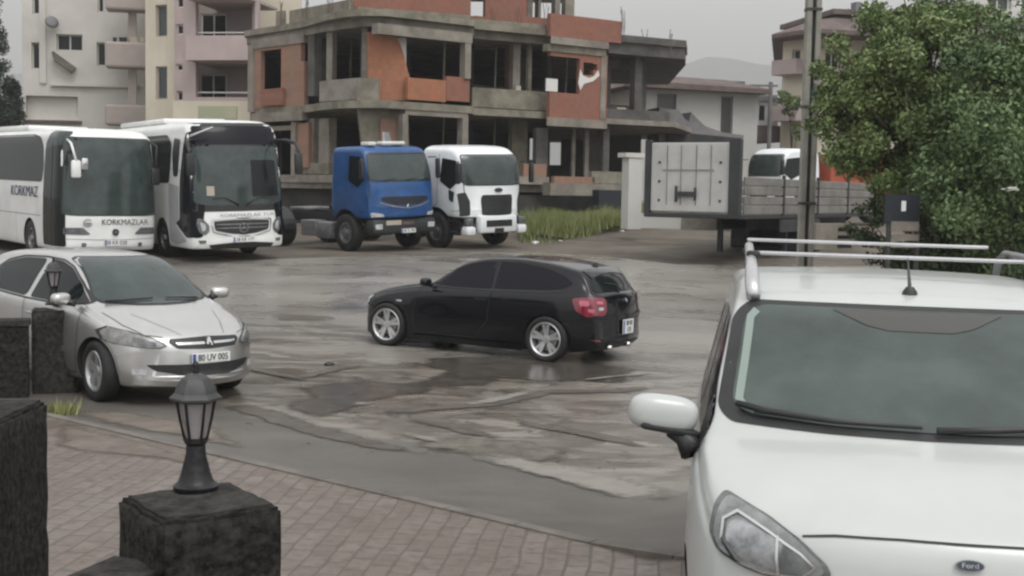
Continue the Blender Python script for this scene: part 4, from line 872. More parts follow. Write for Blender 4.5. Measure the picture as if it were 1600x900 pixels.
# ---- lorries
def chassis(P,x0,x1,z=.88,paint=None):
    c=MB()
    for sg in (-1,1): c.box(((x0+x1)/2,sg*.42,z),(x1-x0,.09,.26))
    for x in np.arange(x0+.4,x1,1.1): c.box((x,0,z),(.12,.80,.16))
    c.build('chassis_frame',M['trailer_dark'],P)
def make_blue():
    root=empty('tractor_lorry'); P=root; tag(root,'blue tractor lorry without trailer parked between the coach and the white lorry','lorry')
    top=[(1.32,1.3),(1.31,1.7),(1.26,1.95),(1.06,2.55),(.92,2.82),(.80,2.90),(.5,2.94),(-.55,2.94),(-.66,2.90),(-.70,2.6),(-.70,1.4)]
    bot=[(1.32,.96),(1.2,.92),(-.70,.95)]
    belt=[(1.32,1.2),(1.1,1.75),(-.7,1.8)]
    wid=[(1.32,1.06),(1.22,1.14),(.95,1.18),(-.55,1.18),(-.70,1.13)]
    b=Body(top,bot,belt,wid,tumble=.06,crown=.06,kf=.20,kr=.02,x_f0=.5,x_r0=-.6,n=70,shoulder=.985,sill=.98,sharp=.16,taper_side=.006)
    b.build('cab',M['truck_blue'],P,[(0,.52,.66)],M['gap'],arch_depth=.7)
    b.patch('windscreen',rp([(-1.0,2.68),(1.0,2.68),(1.08,2.05),(.98,1.98),(-.98,1.98),(-1.08,2.05)],.08),'front',M['windscreen'],P,.012,.08)
    b.band('windscreen_seal',rp([(-1.02,2.71),(1.02,2.71),(1.10,2.04),(1.0,1.95),(-1.0,1.95),(-1.10,2.04)],.08),'front',.035,M['trim'],P,closed=True,off=.010)
    for k in (-.7,0,.55): MB().tube([b.hit(k,1.96,'front',.03),b.hit(k+.35,2.02,'front',.04)],[.015,.01],6).build('wiper',M['trim'],P,True)
    for side in ('right','left'):
        b.patch('side_window',rp([(.72,2.62),(.18,2.66),(.16,1.98),(.62,1.78),(.90,2.0)],.06),side,M['glass'],P,.010,.08)
        b.band('door_gap',[(1.0,2.4),(1.06,1.6),(.95,1.12),(.70,1.12)],side,.014,M['gap'],P)
        b.band('door_gap',[(.08,2.74),(.06,1.3),(-.2,1.15)],side,.014,M['gap'],P)
        sg=-1 if side=='right' else 1
        mo=MB().box((1.05,sg*1.34,2.28),(.14,.12,.58),bev=.05).build('side_mirror',M['trim'],P,ang=40)
        MB().tube([(.85,sg*1.15,2.60),(1.0,sg*1.33,2.60)],.02,6).build('mirror_arm',M['trim'],mo,True)
        k=sg
        h=b.patch('headlight',rp([(k*1.10,1.10),(k*.78,1.06),(k*.74,.98),(k*1.08,.97)],.03),'front',M['lamp_glass'],P,.012,.05)
        MB().box((.30 if False else -1.15,sg*.95,.55),(.75,.42,.48),bev=.08).build('fuel_tank' if sg<0 else 'battery_box',M['steel'],P,ang=40)
        fe=MB(); 
        for i in range(13):
            a0=math.pi*i/13*1.0; a1=math.pi*(i+1)/13
            ring=[]
            for a in (a0,a1):
                for rr in (.63,.66):
                    for yy in (.80,1.20): ring.append((-3.7+rr*math.cos(a),sg*yy,.52+rr*math.sin(a)))
            fe.add(ring,[(0,1,5,4),(2,6,7,3),(0,2,3,1),(4,5,7,6),(0,4,6,2),(1,3,7,5)])
        fe.build('mudguard',M['trim'],P)
    b.patch('grille',rp([(-.80,1.52),(.80,1.52),(.82,1.42),(.45,1.30),(0,1.26),(-.45,1.30),(-.82,1.42)],.06),'front',M['sign_dark'],P,.012,.06)
    b.band('grille_trim',[(-.86,1.36),(-.45,1.25),(0,1.20),(.45,1.25),(.86,1.36)],'front',.03,M['steel'],P,off=.014)
    dm=MB(); p=b.hit(0,1.24,'front',.03); T=face_mtx(p,(1,0,0)); dm.add([T@Vector(q) for q in ((0,.075,0),(.05,0,0),(0,-.075,0),(-.05,0,0),(0,.045,.012),(.028,0,.012),(0,-.045,.012),(-.028,0,.012))],[(0,1,5,4),(1,2,6,5),(2,3,7,6),(3,0,4,7)]); dm.build('badge',M['chrome'],P)
    bp=MB(); bp.box((1.02,0,.70),(.40,2.24,.42),bev=.10); bp.build('bumper',M['trailer_dark'],P,ang=40)
    MB().box((1.235,-.42,.80),(.02,.52,.13),bev=.004).build('front_sticker',M['litter_p'],P)
    MB().box((1.235,.10,.78),(.015,.40,.10),bev=.004).build('front_sticker',M['roof_brown'],P)
    for k in (-1,1): MB().box((1.215,k*.92,.70),(.04,.24,.15),bev=.02).build('headlight',M['lamp_glass'],P)
    plate_tr(P,(1.232,.10,.56),(1,0,0),'38 TL 907',w=.50,h=.12)
    s=MB(); s.box((.55,-.72,2.985),(.40,.26,.10),bev=.03); s.box((.62,.0,3.0),(.30,.80,.09),bev=.03); s.build('roof_beacon',M['litter'],P,ang=40)
    sp=MB().add([(-.35,.55,2.90),(-.75,1.15,2.90),(-1.15,1.30,3.35),(-.95,1.0,3.35),(-.40,.50,2.90),(-.80,1.10,2.90),(-1.20,1.25,3.35),(-1.0,.95,3.35)],[(0,1,2,3),(7,6,5,4),(0,4,5,1),(1,5,6,2),(2,6,7,3),(3,7,4,0)]); sp.build('wind_deflector',M['steel'],P)
    chassis(P,-4.5,1.0)
    MB().box((-3.5,0,1.10),(.85,.90,.10),bev=.03).build('coupling_plate',M['steel'],P,ang=40)
    MB().box((-1.9,-.95,.60),(.75,.40,.45),bev=.03).build('underbody_box',M['steel'],P)
    MB().box((-1.0,0,1.35),(.10,1.6,.75),bev=.02).build('cab_rear_panel',M['trailer_dark'],P)
    wheel(P,0,-1.05,-1,.52,.29,.30,M['steel'],'truck'); wheel(P,0,1.05,1,.52,.29,.30,M['steel'],'truck')
    for sg in (-1,1): wheel(P,-3.7,sg*.95,sg,.52,.29,.56,M['steel'],'truck')
    return root
def make_white_truck():
    root=empty('tractor_lorry'); P=root; tag(root,'white tractor lorry with black mesh grille parked at the right end of the row','lorry')
    top=[(1.38,1.2),(1.375,1.6),(1.35,1.95),(1.22,2.55),(1.10,2.74),(.95,2.86),(.7,2.96),(.3,3.0),(-.60,3.0),(-.75,2.9),(-.80,2.6),(-.80,1.4)]
    bot=[(1.38,.62),(1.30,.50),(1.05,.48),(.98,.98),(-.80,.98)]
    bot=[(1.38,.95),(1.2,.93),(-.80,.98)]
    belt=[(1.38,1.2),(1.1,1.75),(-.8,1.8)]
    wid=[(1.38,1.02),(1.28,1.15),(1.0,1.21),(-.65,1.21),(-.80,1.16)]
    b=Body(top,bot,belt,wid,tumble=.07,crown=.08,kf=.26,kr=.02,x_f0=.4,x_r0=-.7,n=70,shoulder=.985,sill=.98,sharp=.20,taper_side=.006)
    b.build('cab',M['truck_white'],P,[(0,.52,.68)],M['gap'],arch_depth=.7)
    b.patch('windscreen',rp([(-1.02,2.68),(1.02,2.68),(1.10,2.0),(1.0,1.88),(-1.0,1.88),(-1.10,2.0)],.08),'front',M['windscreen'],P,.012,.08)
    b.band('windscreen_seal',rp([(-1.04,2.71),(1.04,2.71),(1.12,2.0),(1.02,1.86),(-1.02,1.86),(-1.12,2.0)],.08),'front',.035,M['trim'],P,closed=True,off=.010)
    for side in ('right','left'):
        sg=-1 if side=='right' else 1; k=sg
        b.patch('side_window',rp([(.85,2.55),(.20,2.62),(.16,1.95),(.66,1.72),(1.0,1.98)],.06),side,M['glass'],P,.010,.08)
        b.band('door_gap',[(1.05,2.4),(1.10,1.6),(1.0,1.12),(.70,1.12)],side,.014,M['gap'],P)
        b.band('door_gap',[(.06,2.74),(.05,1.3),(-.2,1.15)],side,.014,M['gap'],P)
        b.patch('door_recess',rp([(.84,1.66),(.58,1.72),(.62,1.42),(.80,1.36)],.04),side,M['trim'],P,.012,.06)
        b.patch('air_deflector',rp([(k*1.18,1.62),(k*1.02,1.66),(k*.90,1.40),(k*.90,1.0),(k*1.14,.97)],.04),'front',M['trim'],P,.012,.06)
        mo=MB().box((1.25,sg*1.40,2.20),(.15,.13,.60),bev=.05).build('side_mirror',M['trim'],P,ang=40)
        MB().tube([(1.0,sg*1.17,2.52),(1.2,sg*1.38,2.52)],.02,6).build('mirror_arm',M['trim'],mo,True)
        MB().box((1.22,k*.98,.56),(.30,.34,.26),bev=.07).build('bumper_corner',M['truck_white'],P,ang=40)
        MB().box((1.25,k*1.0,.82),(.16,.26,.22),bev=.05).build('headlight',M['lamp_dark'],P,ang=40)
        MB().box((-1.3,sg*.95,.60),(.9,.42,.50),bev=.10).build('fuel_tank',M['steel'],P,ang=40)
        st=MB(); 
        for z in (.50,.82): st.box((.72,sg*1.12,z),(.34,.16,.05))
        st.box((.72,sg*1.05,.66),(.40,.06,.48)); st.build('step',M['trim'],P)
    mk=MB(); mk.box((1.30,0,.74),(.26,1.42,.52),bev=.08); mk.build('bumper',M['truck_white'],P,ang=40)
    gr=b.patch('grille',rp([(-.56,1.58),(.56,1.58),(.60,1.45),(.56,.99),(-.56,.99),(-.60,1.45)],.08),'front',M['trim'],P,.014,.06)
    for z in np.arange(1.06,1.54,.075): b.band('grille_bar',[(-.52,z),(.52,z)],'front',.018,M['iron_light'],gr,off=.022)
    MB().box((1.437,0,.76),(.02,.98,.19),bev=.008).build('lower_intake',M['trim'],P)
    MB().box((1.437,0,.56),(.02,.34,.12),bev=.004).build('tow_cover',M['trim'],P)
    p=b.hit(0,1.715,'front',.015); T=face_mtx(p,(1,0,.05)); n=28; q=MB(); q.add([T@Vector((.15*math.cos(2*math.pi*i/n),.062*math.sin(2*math.pi*i/n),z)) for z in (0,.015) for i in range(n)],[tuple(range(n-1,-1,-1)),tuple(range(n,2*n))]+[(i,(i+1)%n,(i+1)%n+n,i+n) for i in range(n)]); bo=q.build('badge',M['ford_blue'],P)
    text('lettering','Ford',.09,M['chrome'],bo,T@Matrix.Translation((0,0,.018)))
    chassis(P,-4.6,1.0)
    for sg in (-1,1): wheel(P,0,sg*1.07,sg,.52,.29,.30,M['steel'],'truck'); wheel(P,-3.7,sg*.95,sg,.52,.29,.56,M['steel'],'truck')
    return root

van=make_van(); van.location=(1.735,5.13,.15); van.rotation_mode='QUATERNION'; van.rotation_quaternion=(Matrix.Rotation(-1.7253,3,'Z')@Matrix.Rotation(-.0114,3,'X')@Matrix.Rotation(-.0263,3,'Y')).to_quaternion(); van.scale=(.8545,1.148,1.009)
hatch=make_hatch(); place(hatch,-3.765,13.87,-.756,2.608)
black=make_black(); place(black,-1.424,19.54,2.627,2.66)
def place_front(root,px,d,phi,fx,wb):
    """front face centre under px at distance d, heading phi to the right of the camera"""
    yaw=-math.pi/2+R(phi); c,s=math.cos(yaw),math.sin(yaw); p=W(px,400,d)
    place(root,p.x-fx*c,p.y-fx*s,yaw,wb,tw=1.1)
c1=make_coach(1); place_front(c1,177,24.9,37,2.72,6.2)
c2=make_coach(2); place_front(c2,382,25.0,32,2.72,6.2)
t1=make_blue(); place_front(t1,638,27.3,43,1.32,3.7)
t2=make_white_truck(); place_front(t2,778,28.4,42,1.38,3.7)

# ------------------------------------------------------------------ buildings
def Pg(px,d): p=W(px,300,d); return Vector((p.x,p.y))
def Z(px,py,d): return W(px,py,d).z
class Line:
    """vertical wall plane through two plan points, addressed by photograph pixels"""
    def __init__(s,px0,d0,px1,d1,off=0):
        s.a=Pg(px0,d0); s.b=Pg(px1,d1); s.L=(s.b-s.a).length; s.u=(s.b-s.a)/s.L; s.n=Vector((-s.u.y,s.u.x))   # n points away from the camera
        s.a=s.a+s.n*off; s.b=s.b+s.n*off
    def hit(s,px,py):
        p1=W(px,py,10)-Vector((0,0,H)); k=s.a.x*s.n.x+s.a.y*s.n.y; t=k/(p1.x*s.n.x+p1.y*s.n.y); q=p1*t
        return (Vector((q.x,q.y))-s.a).dot(s.u), q.z+H
    def p(s,t,o=0): return s.a+s.u*t+s.n*o
def facade(name,ln,z0,z1,th,opens,m,parent,t0=0,t1=None,extra=()):
    t1=ln.L if t1 is None else t1; O=[]
    for o in opens:
        a=ln.hit(o[0],o[2]); b=ln.hit(o[1],o[3]); O.append((min(a[0],b[0]),max(a[0],b[0]),min(a[1],b[1]),max(a[1],b[1])))
    O+=list(extra)
    T=sorted(set([t0,t1]+[min(max(v,t0),t1) for o in O for v in o[:2]])); mb=MB()
    for i in range(len(T)-1):
        if T[i+1]-T[i]<.01: continue
        c=(T[i]+T[i+1])/2; cuts=sorted([(o[2],o[3]) for o in O if o[0]<c<o[1]]); z=z0
        for (a,b) in cuts+[(z1,z1)]:
            a=min(a,z1)
            if a>z+.01: mb.wall(ln.p(T[i]),ln.p(T[i+1]),z,a,th)
            z=max(z,b)
    o=mb.build(name,m,parent); return o,O
def pxbox(name,ln,px0,px1,py0,py1,th,m,parent,off=0,bev=0):
    a=ln.hit(px0,(py0+py1)/2); b=ln.hit(px1,(py0+py1)/2); c=(px0+px1)/2; z1=ln.hit(c,py0)[1]; z0=ln.hit(c,py1)[1]
    t0,t1=min(a[0],b[0]),max(a[0],b[0]); p=ln.p((t0+t1)/2,off+th/2)
    return MB().box((p.x,p.y,(z0+z1)/2),(t1-t0,th,z1-z0),rz=math.atan2(ln.u.y,ln.u.x),bev=bev).build(name,m,parent)

# ---- half-built house in the middle
def make_shell():
    root=empty('unfinished_building',(*Pg(680,36),1.0)); inv=root.location.copy()
    tag(root,'half built brick and concrete apartment block with bare storeys behind the lorries','building')
    n0=len(bpy.data.objects)
    P=None; made=[]
    def keep(o): made.append(o); return o
    z2t,z2b=Z(590,14,34.4),Z(590,30,34.4); z1t,z1b=Z(590,156,34.4),Z(590,168,34.4); z0t,z0b=2.75,2.35
    def slab(pts,a,b,m,name='floor_slab'): keep(MB().prism([tuple(Pg(*p)) for p in pts],a,b).build(name,m))
    front=[(381,39.6),(430,38.3),(474,37.0),(505,35.6),(535,34.8),(562,34.45),(600,34.4),(737,36.2),(738,36.8),(858,38.1)]
    slab(front+[(858,50),(440,51)],z2b+.12,z2t,M['concrete_moss'])
    slab([(385,39.8),(474,37.3),(500,36.4),(560,35.0),(600,34.8),(736,36.5),(736,37.2),(858,38.5),(858,50),(445,50.5)],z2b-.16,z2b+.12,M['concrete'])
    slab([(393,39.4),(474,37.2),(500,35.9),(530,35.0),(562,34.6),(600,34.5),(737,36.3),(738,36.9),(858,38.2),(858,50),(446,51)],z1b,z1t,M['concrete_moss'])
    slab([(400,39.4),(474,37.4),(560,35.2),(600,34.9),(737,36.6),(738,37.3),(858,38.5),(858,50),(446,51)],z0b,z0t,M['concrete'])
    zf_t,zf_b=Z(900,62,38.3),Z(900,73,38.3)
    slab([(856,37.5),(946,38.8),(950,50),(856,49.9)],zf_b,zf_t,M['concrete'])
    zg_t,zg_b=Z(900,186,38.3),Z(900,199,38.3)
    slab([(852,37.5),(946,38.8),(950,50),(856,49.9)],zg_b,zg_t,M['concrete'])
    # right wing: heavy roof edge and balcony
    slab([(946,39.2),(1064,40.6),(1066,42.4),(1040,50),(950,50)],Z(1000,88,40),Z(1000,62,40),M['concrete_dark'],'roof_edge')
    slab([(948,39.1),(1066,40.5),(1068,42.5),(1042,50),(950,50)],Z(1000,70,40),Z(1000,59,40),M['concrete_dark'],'roof_edge')
    slab([(944,39.3),(1052,40.6),(1078,44),(1050,50),(950,50)],Z(1000,196,40),Z(1000,188,40),M['concrete'],'balcony_slab')
    ln=Line(946,39.4,1048,40.7); keep(pxbox('balcony_wall',ln,946,1046,172,190,.15,M['concrete_dark'],P))
    # ground slab edges on the right
    ln=Line(812,37.6,858,38.1); keep(pxbox('slab_edge',ln,810,858,276,288,.3,M['concrete'],P)); keep(pxbox('low_wall',ln,818,854,256,276,.2,M['brick_grey'],P))
    ln=Line(858,37.6,985,39.4); keep(pxbox('slab_edge',ln,860,986,287,306,.5,M['concrete'],P)); keep(pxbox('low_wall',ln,866,930,276,287,.2,M['brick_grey'],P)); keep(pxbox('low_wall',ln,925,972,268,287,.2,M['concrete_moss'],P))
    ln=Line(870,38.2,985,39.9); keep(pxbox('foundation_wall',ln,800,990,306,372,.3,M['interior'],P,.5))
    keep(pxbox('meter_box',Line(935,38,975,38.6),936,974,297,330,.4,M['sign_dark'],P))
    # storey 1, wing A on the left
    A=Line(394,39.3,474,37.3)
    o,_=facade('brick_wall',A,z1t,z2b-.16,.2,[(407,439,80,139),(470,480,64,95)],M['brick_grey'],P); keep(o)
    keep(pxbox('beam',A,394,476,57,72,.35,M['concrete'],P,-.05)); keep(pxbox('column',A,389,397,70,175,.35,M['concrete'],P,-.06)); keep(pxbox('column',A,482,492,50,150,.35,M['concrete_dark'],P,-.03))
    keep(pxbox('brick_parapet',A,412,446,139,165,.14,M['brick_red'],P,-.16)); keep(pxbox('slab_edge',A,395,476,176,190,.3,M['concrete'],P,-.14))
    B=Line(474,38.2,580,37.0)
    o,_=facade('concrete_wall',B,z1t,z2b-.16,.2,[(521,562,58,124)],M['concrete_dark'],P); keep(o)
    keep(pxbox('column',Line(510,36.4,530,36.2),510,519,45,130,.3,M['concrete'],P)); keep(pxbox('column',Line(560,35.4,600,35.2),565,574,42,125,.3,M['concrete'],P))
    keep(pxbox('balcony_wall',Line(500,36.2,560,34.9),499,560,124,157,.12,M['concrete'],P)); keep(pxbox('balcony_wall',Line(558,34.9,592,34.8),558,592,122,157,.12,M['concrete_moss'],P))
    C=Line(578,34.95,640,35.4)
    # brick pier with a broken sloping edge
    def poly_wall(name,ln,pts,th,m,off=0):
        q=[ln.hit(*p) for p in pts]; v=[]
        for o_ in (off,off+th):
            for t,z in q: w=ln.p(t,o_); v.append((w.x,w.y,z))
        n=len(q); return keep(mesh(name,v,[tuple(range(n)),tuple(range(2*n-1,n-1,-1))]+[(i,i+n,(i+1)%n+n,(i+1)%n) for i in range(n)],m))
    poly_wall('brick_wall',C,[(576,50),(618,56),(626,70),(632,88),(637,110),(641,122),(641,157),(576,157)],.2,M['brick'])
    poly_wall('bright_gap_sheet',C,[(621,58),(639,58),(639,112),(634,96)],.04,M['frame_white'],.3)  # white sheet standing in for the brightness seen through the opening
    D=Line(638,35.0,737,36.3)
    keep(pxbox('brick_parapet',D,640,700,123,157,.2,M['brick'],P,.12)); keep(pxbox('brick_parapet',D,700,736,120,158,.2,M['brick_red'],P,.09)); keep(pxbox('beam',D,590,738,44,60,.4,M['concrete'],P,-.02)); keep(pxbox('column',D,727,736,60,123,.35,M['concrete'],P,0))
    E=Line(738,37.3,858,38.6)
    keep(pxbox('balcony_wall',E,738,856,140,170,.15,M['concrete_moss'],P)); E2=Line(738,39.2,858,40.5)
    o,_=facade('rear_room_wall',E2,z1t,z2b-.16,.2,[(738,796,76,136),(830,853,80,140)],M['concrete_dark'],P); keep(o)
    keep(pxbox('column',Line(800,38.4,860,39),802,813,58,142,.35,M['concrete'],P)); keep(pxbox('brick_jamb',Line(790,39,860,39.6),795,802,70,138,.4,M['brick_red'],P)); keep(pxbox('column',Line(800,38.2,860,38.9),826,831,66,142,.2,M['concrete_moss'],P))
    keep(pxbox('rubble_block',Line(738,37.3,858,38.6),806,814,134,141,.2,M['litter_p'],P))
    Fl=Line(856,37.7,945,38.95)
    o,_=facade('brick_wall',Fl,zg_t,zf_b-.25,.2,[(850,905,86,147)],M['brick_red'],P,extra=[(lambda a,b:(a[0],b[0],b[1],a[1]))(Fl.hit(912,97),Fl.hit(927,118)),(lambda a,b:(a[0],b[0],b[1],a[1]))(Fl.hit(926,100),Fl.hit(933,110))]); keep(o)
    keep(pxbox('beam',Fl,855,946,73,84,.35,M['concrete_moss'],P,-.06)); keep(pxbox('column',Fl,938,946,84,186,.3,M['concrete'],P,-.03)); keep(pxbox('pale_panel',Fl,862,880,122,142,.05,M['frame_white'],P,.35))
    poly_wall('mortar_edge',Fl,[(906,108),(910,118),(920,122),(928,119),(934,110),(936,118),(926,127),(912,131),(906,141),(903,130)],.03,M['frame_white'],-.035)
    G=Line(946,40.6,1006,41.4); o,_=facade('concrete_wall',G,zg_t,Z(1000,88,40),.2,[(955,988,105,165)],M['concrete_dark'],P); keep(o)
    keep(pxbox('column',Line(980,40.2,1010,40.6),992,1003,88,176,.35,M['concrete_dark'],P)); keep(pxbox('rubble_block',Line(946,39.8,1048,40.9),964,978,168,176,.2,M['litter_p'],P))
    # storey 0
    keep(pxbox('beam',A,398,458,197,204,.3,M['concrete'],P)); keep(pxbox('column',A,456,463,190,275,.3,M['concrete'],P,-.05))
    keep(pxbox('brick_wall',A,463,480,192,262,.2,M['brick_grey'],P,.05)); 
    B0=Line(474,37.6,560,35.6)
    keep(pxbox('column',B0,480,490,185,272,.35,M['concrete'],P)); keep(pxbox('column',B0,496,512,185,272,.35,M['concrete'],P,.05)); keep(pxbox('low_wall',B0,466,516,255,272,.2,M['concrete_moss'],P,-.1)); keep(pxbox('slab_edge',Line(440,38.2,540,35.4),436,524,273,285,.4,M['concrete'],P))
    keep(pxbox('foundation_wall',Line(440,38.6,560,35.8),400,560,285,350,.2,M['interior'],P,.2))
    poly_wall('concrete_wall',C,[(561,168),(640,168),(640,262),(572,262),(566,215)],.2,M['concrete_moss'],.1)
    keep(pxbox('brick_wall',C,594,634,186,262,.1,M['brick_grey'],P,-.02)); keep(pxbox('column',D,629,637,178,262,.3,M['concrete'],P)); keep(pxbox('beam',D,634,732,171,182,.3,M['concrete'],P,.03)); keep(pxbox('column',D,723,732,182,262,.35,M['concrete'],P,.02))
    keep(pxbox('column',Line(738,38.4,858,39.6),800,824,178,290,.35,M['concrete_moss'],P)); keep(pxbox('column',Line(838,38.2,858,38.4),838,856,200,262,.3,M['concrete_dark'],P))
    for a,b in ((894,899),(914,920),(936,940)): keep(pxbox('prop_post',Line(858,39,985,40.4),a,b,200,287,.12,M['concrete'],P))
    keep(pxbox('column',Line(940,39.6,1000,40.4),942,952,196,290,.4,M['concrete_dark'],P)); keep(pxbox('rear_room_wall',Line(900,42,985,43),918,945,214,272,.2,M['concrete_dark'],P))
    # back walls close the storeys; the ground floor one has two broken gaps
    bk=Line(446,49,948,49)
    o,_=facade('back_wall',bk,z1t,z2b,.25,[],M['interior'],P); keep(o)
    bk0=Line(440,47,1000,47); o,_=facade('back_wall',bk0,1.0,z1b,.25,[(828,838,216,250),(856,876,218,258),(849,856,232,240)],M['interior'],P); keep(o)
    for px in (475,640,738,858):  # inner partitions added to keep the open storeys dark
        a=Pg(px,40.5 if px<640 else 39.5); bb=Pg(px,49); keep(MB().wall(a,bb,z1t,z2b,.2).build('darkening_partition',M['interior']))
        a=Pg(px,40); bb=Pg(px,47); keep(MB().wall(a,bb,z0t,z1b,.2).build('darkening_partition',M['interior']))
    for px,d0 in ((381,40.2),): keep(MB().wall(Pg(398,40.3),Pg(446,49),0.8,z2b,.2).build('side_wall',M['brick_grey']))
    # storey 2 fragments above the top slab
    T=Line(540,36.2,737,37.2); o,_=facade('brick_wall',T,z2t,z2t+3.1,.2,[(736,760,-20,26)],M['brick_red'],P); keep(o)
    keep(pxbox('kerb_course',Line(540,34.9,737,36.4),560,735,17,27,.2,M['concrete_moss'],P))
    T2=Line(738,38.0,858,39.2); o,_=facade('brick_wall',T2,z2t,z2t+3.1,.2,[(738,758,-60,26),(824,870,-60,30)],M['brick_red'],P); keep(o)
    keep(pxbox('kerb_course',Line(738,37.0,858,38.2),738,858,34,47,.2,M['concrete_moss'],P))
    T3=Line(860,37.8,972,39.4); keep(pxbox('brick_parapet',T3,860,971,27,62,.2,M['brick_red'],P))
    for a,b in ((824,833),(842,846),(868,876),(884,898)): keep(pxbox('column',Line(820,40,900,41),a,b,-70,40,.3,M['concrete'],P))
    for a,b,c in ((431,440,17),(452,482,14),(482,506,9),(506,545,3)): keep(pxbox('stub_wall',Line(430,39.2,545,36.0),a,b,c,46-(a-430)*.22,.2,M['concrete_moss'],P))
    keep(MB().prism([tuple(Pg(*p)) for p in [(540,36.2),(737,37.2),(900,40.5),(880,49),(520,49)]],z2t+3.1,z2t+3.35).build('floor_slab',M['concrete_moss']))
    for (px,d,py) in ((436,38.6,10),(476,37.4,4),(512,36.2,0),(548,35.4,-4),(765,37.6,20),(806,38.2,14),(846,38.6,12),(966,39.2,20),(1040,40.2,54),(1000,40.0,50)):
        rb=MB()
        for k in range(4):
            p=Pg(px+(k%2)*3.0,d+(k//2)*.12); z0=Z(px,py+34,d); z1=Z(px,py-6+random.uniform(-5,5),d); rb.tube([(p.x,p.y,z0),(p.x+random.uniform(-.04,.04),p.y,(z0+z1)/2),(p.x+random.uniform(-.12,.12),p.y,z1)],.012,5)
        keep(rb.build('rebar',M['roof_brown']))
    for (px,d,z) in ((690,37.5,z1t),(770,39.0,z1t),(880,40.5,z1t),(690,38,z0t),(770,39.5,z0t),(545,38.2,z1t)):
        p=Pg(px,d); keep(MB().tube([(p.x,p.y,z),(p.x+.05,p.y,z+2.85)],.045,6).build('prop_post',M['concrete_moss']))
    for o in made: o.parent=root; o.matrix_parent_inverse=Matrix.Translation(-inv)
    return root
shell=make_shell()

def adopt(root,objs):
    for o in objs: o.parent=root; o.matrix_parent_inverse=Matrix.Translation(-root.location)
def window(ln,o,parent_list,m_pane,frame=True,depth=.18,mull=1,col='frame_white'):
    """o=(t0,t1,z0,z1) opening on line ln: frame with its pane"""
    t0,t1,z0,z1=o; f=MB(); w=.07; rz=math.atan2(ln.u.y,ln.u.x)
    def bx(mb,a,b,c,d,off,th): p=ln.p((a+b)/2,off+th/2); mb.box((p.x,p.y,(c+d)/2),(b-a,th,d-c),rz=rz)
    bx(f,t0,t1,z1-w,z1,depth,.06); bx(f,t0,t1,z0,z0+w,depth,.06); bx(f,t0,t0+w,z0+w,z1-w,depth,.06); bx(f,t1-w,t1,z0+w,z1-w,depth,.06)
    for k in range(mull): c=t0+(t1-t0)*(k+1)/(mull+1); bx(f,c-w/2,c+w/2,z0+w,z1-w,depth,.06)
    fo=f.build('window',M[col]); parent_list.append(fo)
    g=MB(); bx(g,t0+.01,t1-.01,z0+.01,z1-.01,depth+.03,.02); pn=g.build('pane',m_pane); pn.parent=fo
    return fo
# ---- pale block at the left
def make_pale():
    root=empty('apartment_building',(*Pg(120,54),1.2)); tag(root,'pale grey block with torn awning and satellite dish at upper left','building'); q=[]
    ln=Line(37,53,232,53.6); zt=Z(120,-70,53)
    o,O=facade('wall',ln,.8,zt,.35,[(50,62,-30,22),(49,62,66,108),(88,129,53,80),(152,162,-40,19),(151,165,66,103),(40,122,149,188)],M['render_pale'],None); q.append(o)
    for i,k in enumerate(O): 
        if i<5: window(ln,k,q,M['glass'],depth=.2,mull=(0,0,1,0,0)[i],col='render_pale')
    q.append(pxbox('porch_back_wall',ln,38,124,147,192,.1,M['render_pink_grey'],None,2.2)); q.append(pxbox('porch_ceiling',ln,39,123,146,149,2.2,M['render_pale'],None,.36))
    q.append(pxbox('cornice',ln,80,216,131,136,.3,M['render_pale'],None,-.22)); q.append(pxbox('pilaster',ln,62,72,-40,130,.3,M['render_pale'],None,-.12)); 
    q.append(pxbox('cornice',ln,38,128,188,192,.3,M['roof_brown'],None,-.25))
    b=MB().prism([tuple(ln.p(0,.35)),tuple(ln.p(ln.L,.35)),tuple(ln.p(ln.L,11)),tuple(ln.p(0,11))],.8,zt); q.append(b.build('wall',M['render_pale']))
    # torn awning under the wide window
    t0,z0=ln.hit(84,80); t1,z1=ln.hit(120,106); v=[]
    for k in range(9):
        t=t0+(t1-t0)*k/8; z=z0+(z1-z0)*(k/8)**1.0
        for dz_,o_ in ((0,-.10),(-.40,-.55),(-.46,-.50),(-.03,-.06)): p=ln.p(t,o_); v.append((p.x,p.y,z+dz_*(1 if 0<k<8 else .3)))
    f=[]
    for k in range(8):
        for j in range(4): f.append((4*k+j,4*k+(j+1)%4,4*k+4+(j+1)%4,4*k+4+j))
    f+=[(3,2,1,0),(32,33,34,35)]; q.append(mesh('awning',v,f,M['concrete_dark']))
    t,z=ln.hit(84,36); d_=MB().lathe([(.001,.12),(.20,.09),(.36,0),(.34,-.02),(.001,.08)],24,'z'); do=d_.build('satellite_dish',M['roof_grey'],smooth=True); p=ln.p(t,-.45); do.location=(p.x,p.y,z); do.rotation_euler=(R(65),R(18),R(25)); q.append(do)
    # pinkish round balconies on the corner
    B=Line(158,51.4,232,51.8)
    for y0,y1 in ((-35,16),(66,106),(164,196)):
        t0,zt_=B.hit(164,y0); t1,zb_=B.hit(231,y1); q.append(pxbox('balcony',B,164,231,y0,y1,1.4,M['render_pink_grey'],None,-.2,bev=.12))
    for y0,y1 in ((16,66),(106,164)): q.append(pxbox('balcony_column',B,199,212,y0,y1,.4,M['render_pink_grey'],None,.5))
    for x in (176,186,192,203,209,219): q.append(pxbox('flower_pot',B,x,x+6,58,66,.22,M['litter_p'] if x%2 else M['rubber'],None,.1))
    adopt(root,q); return root
make_pale()
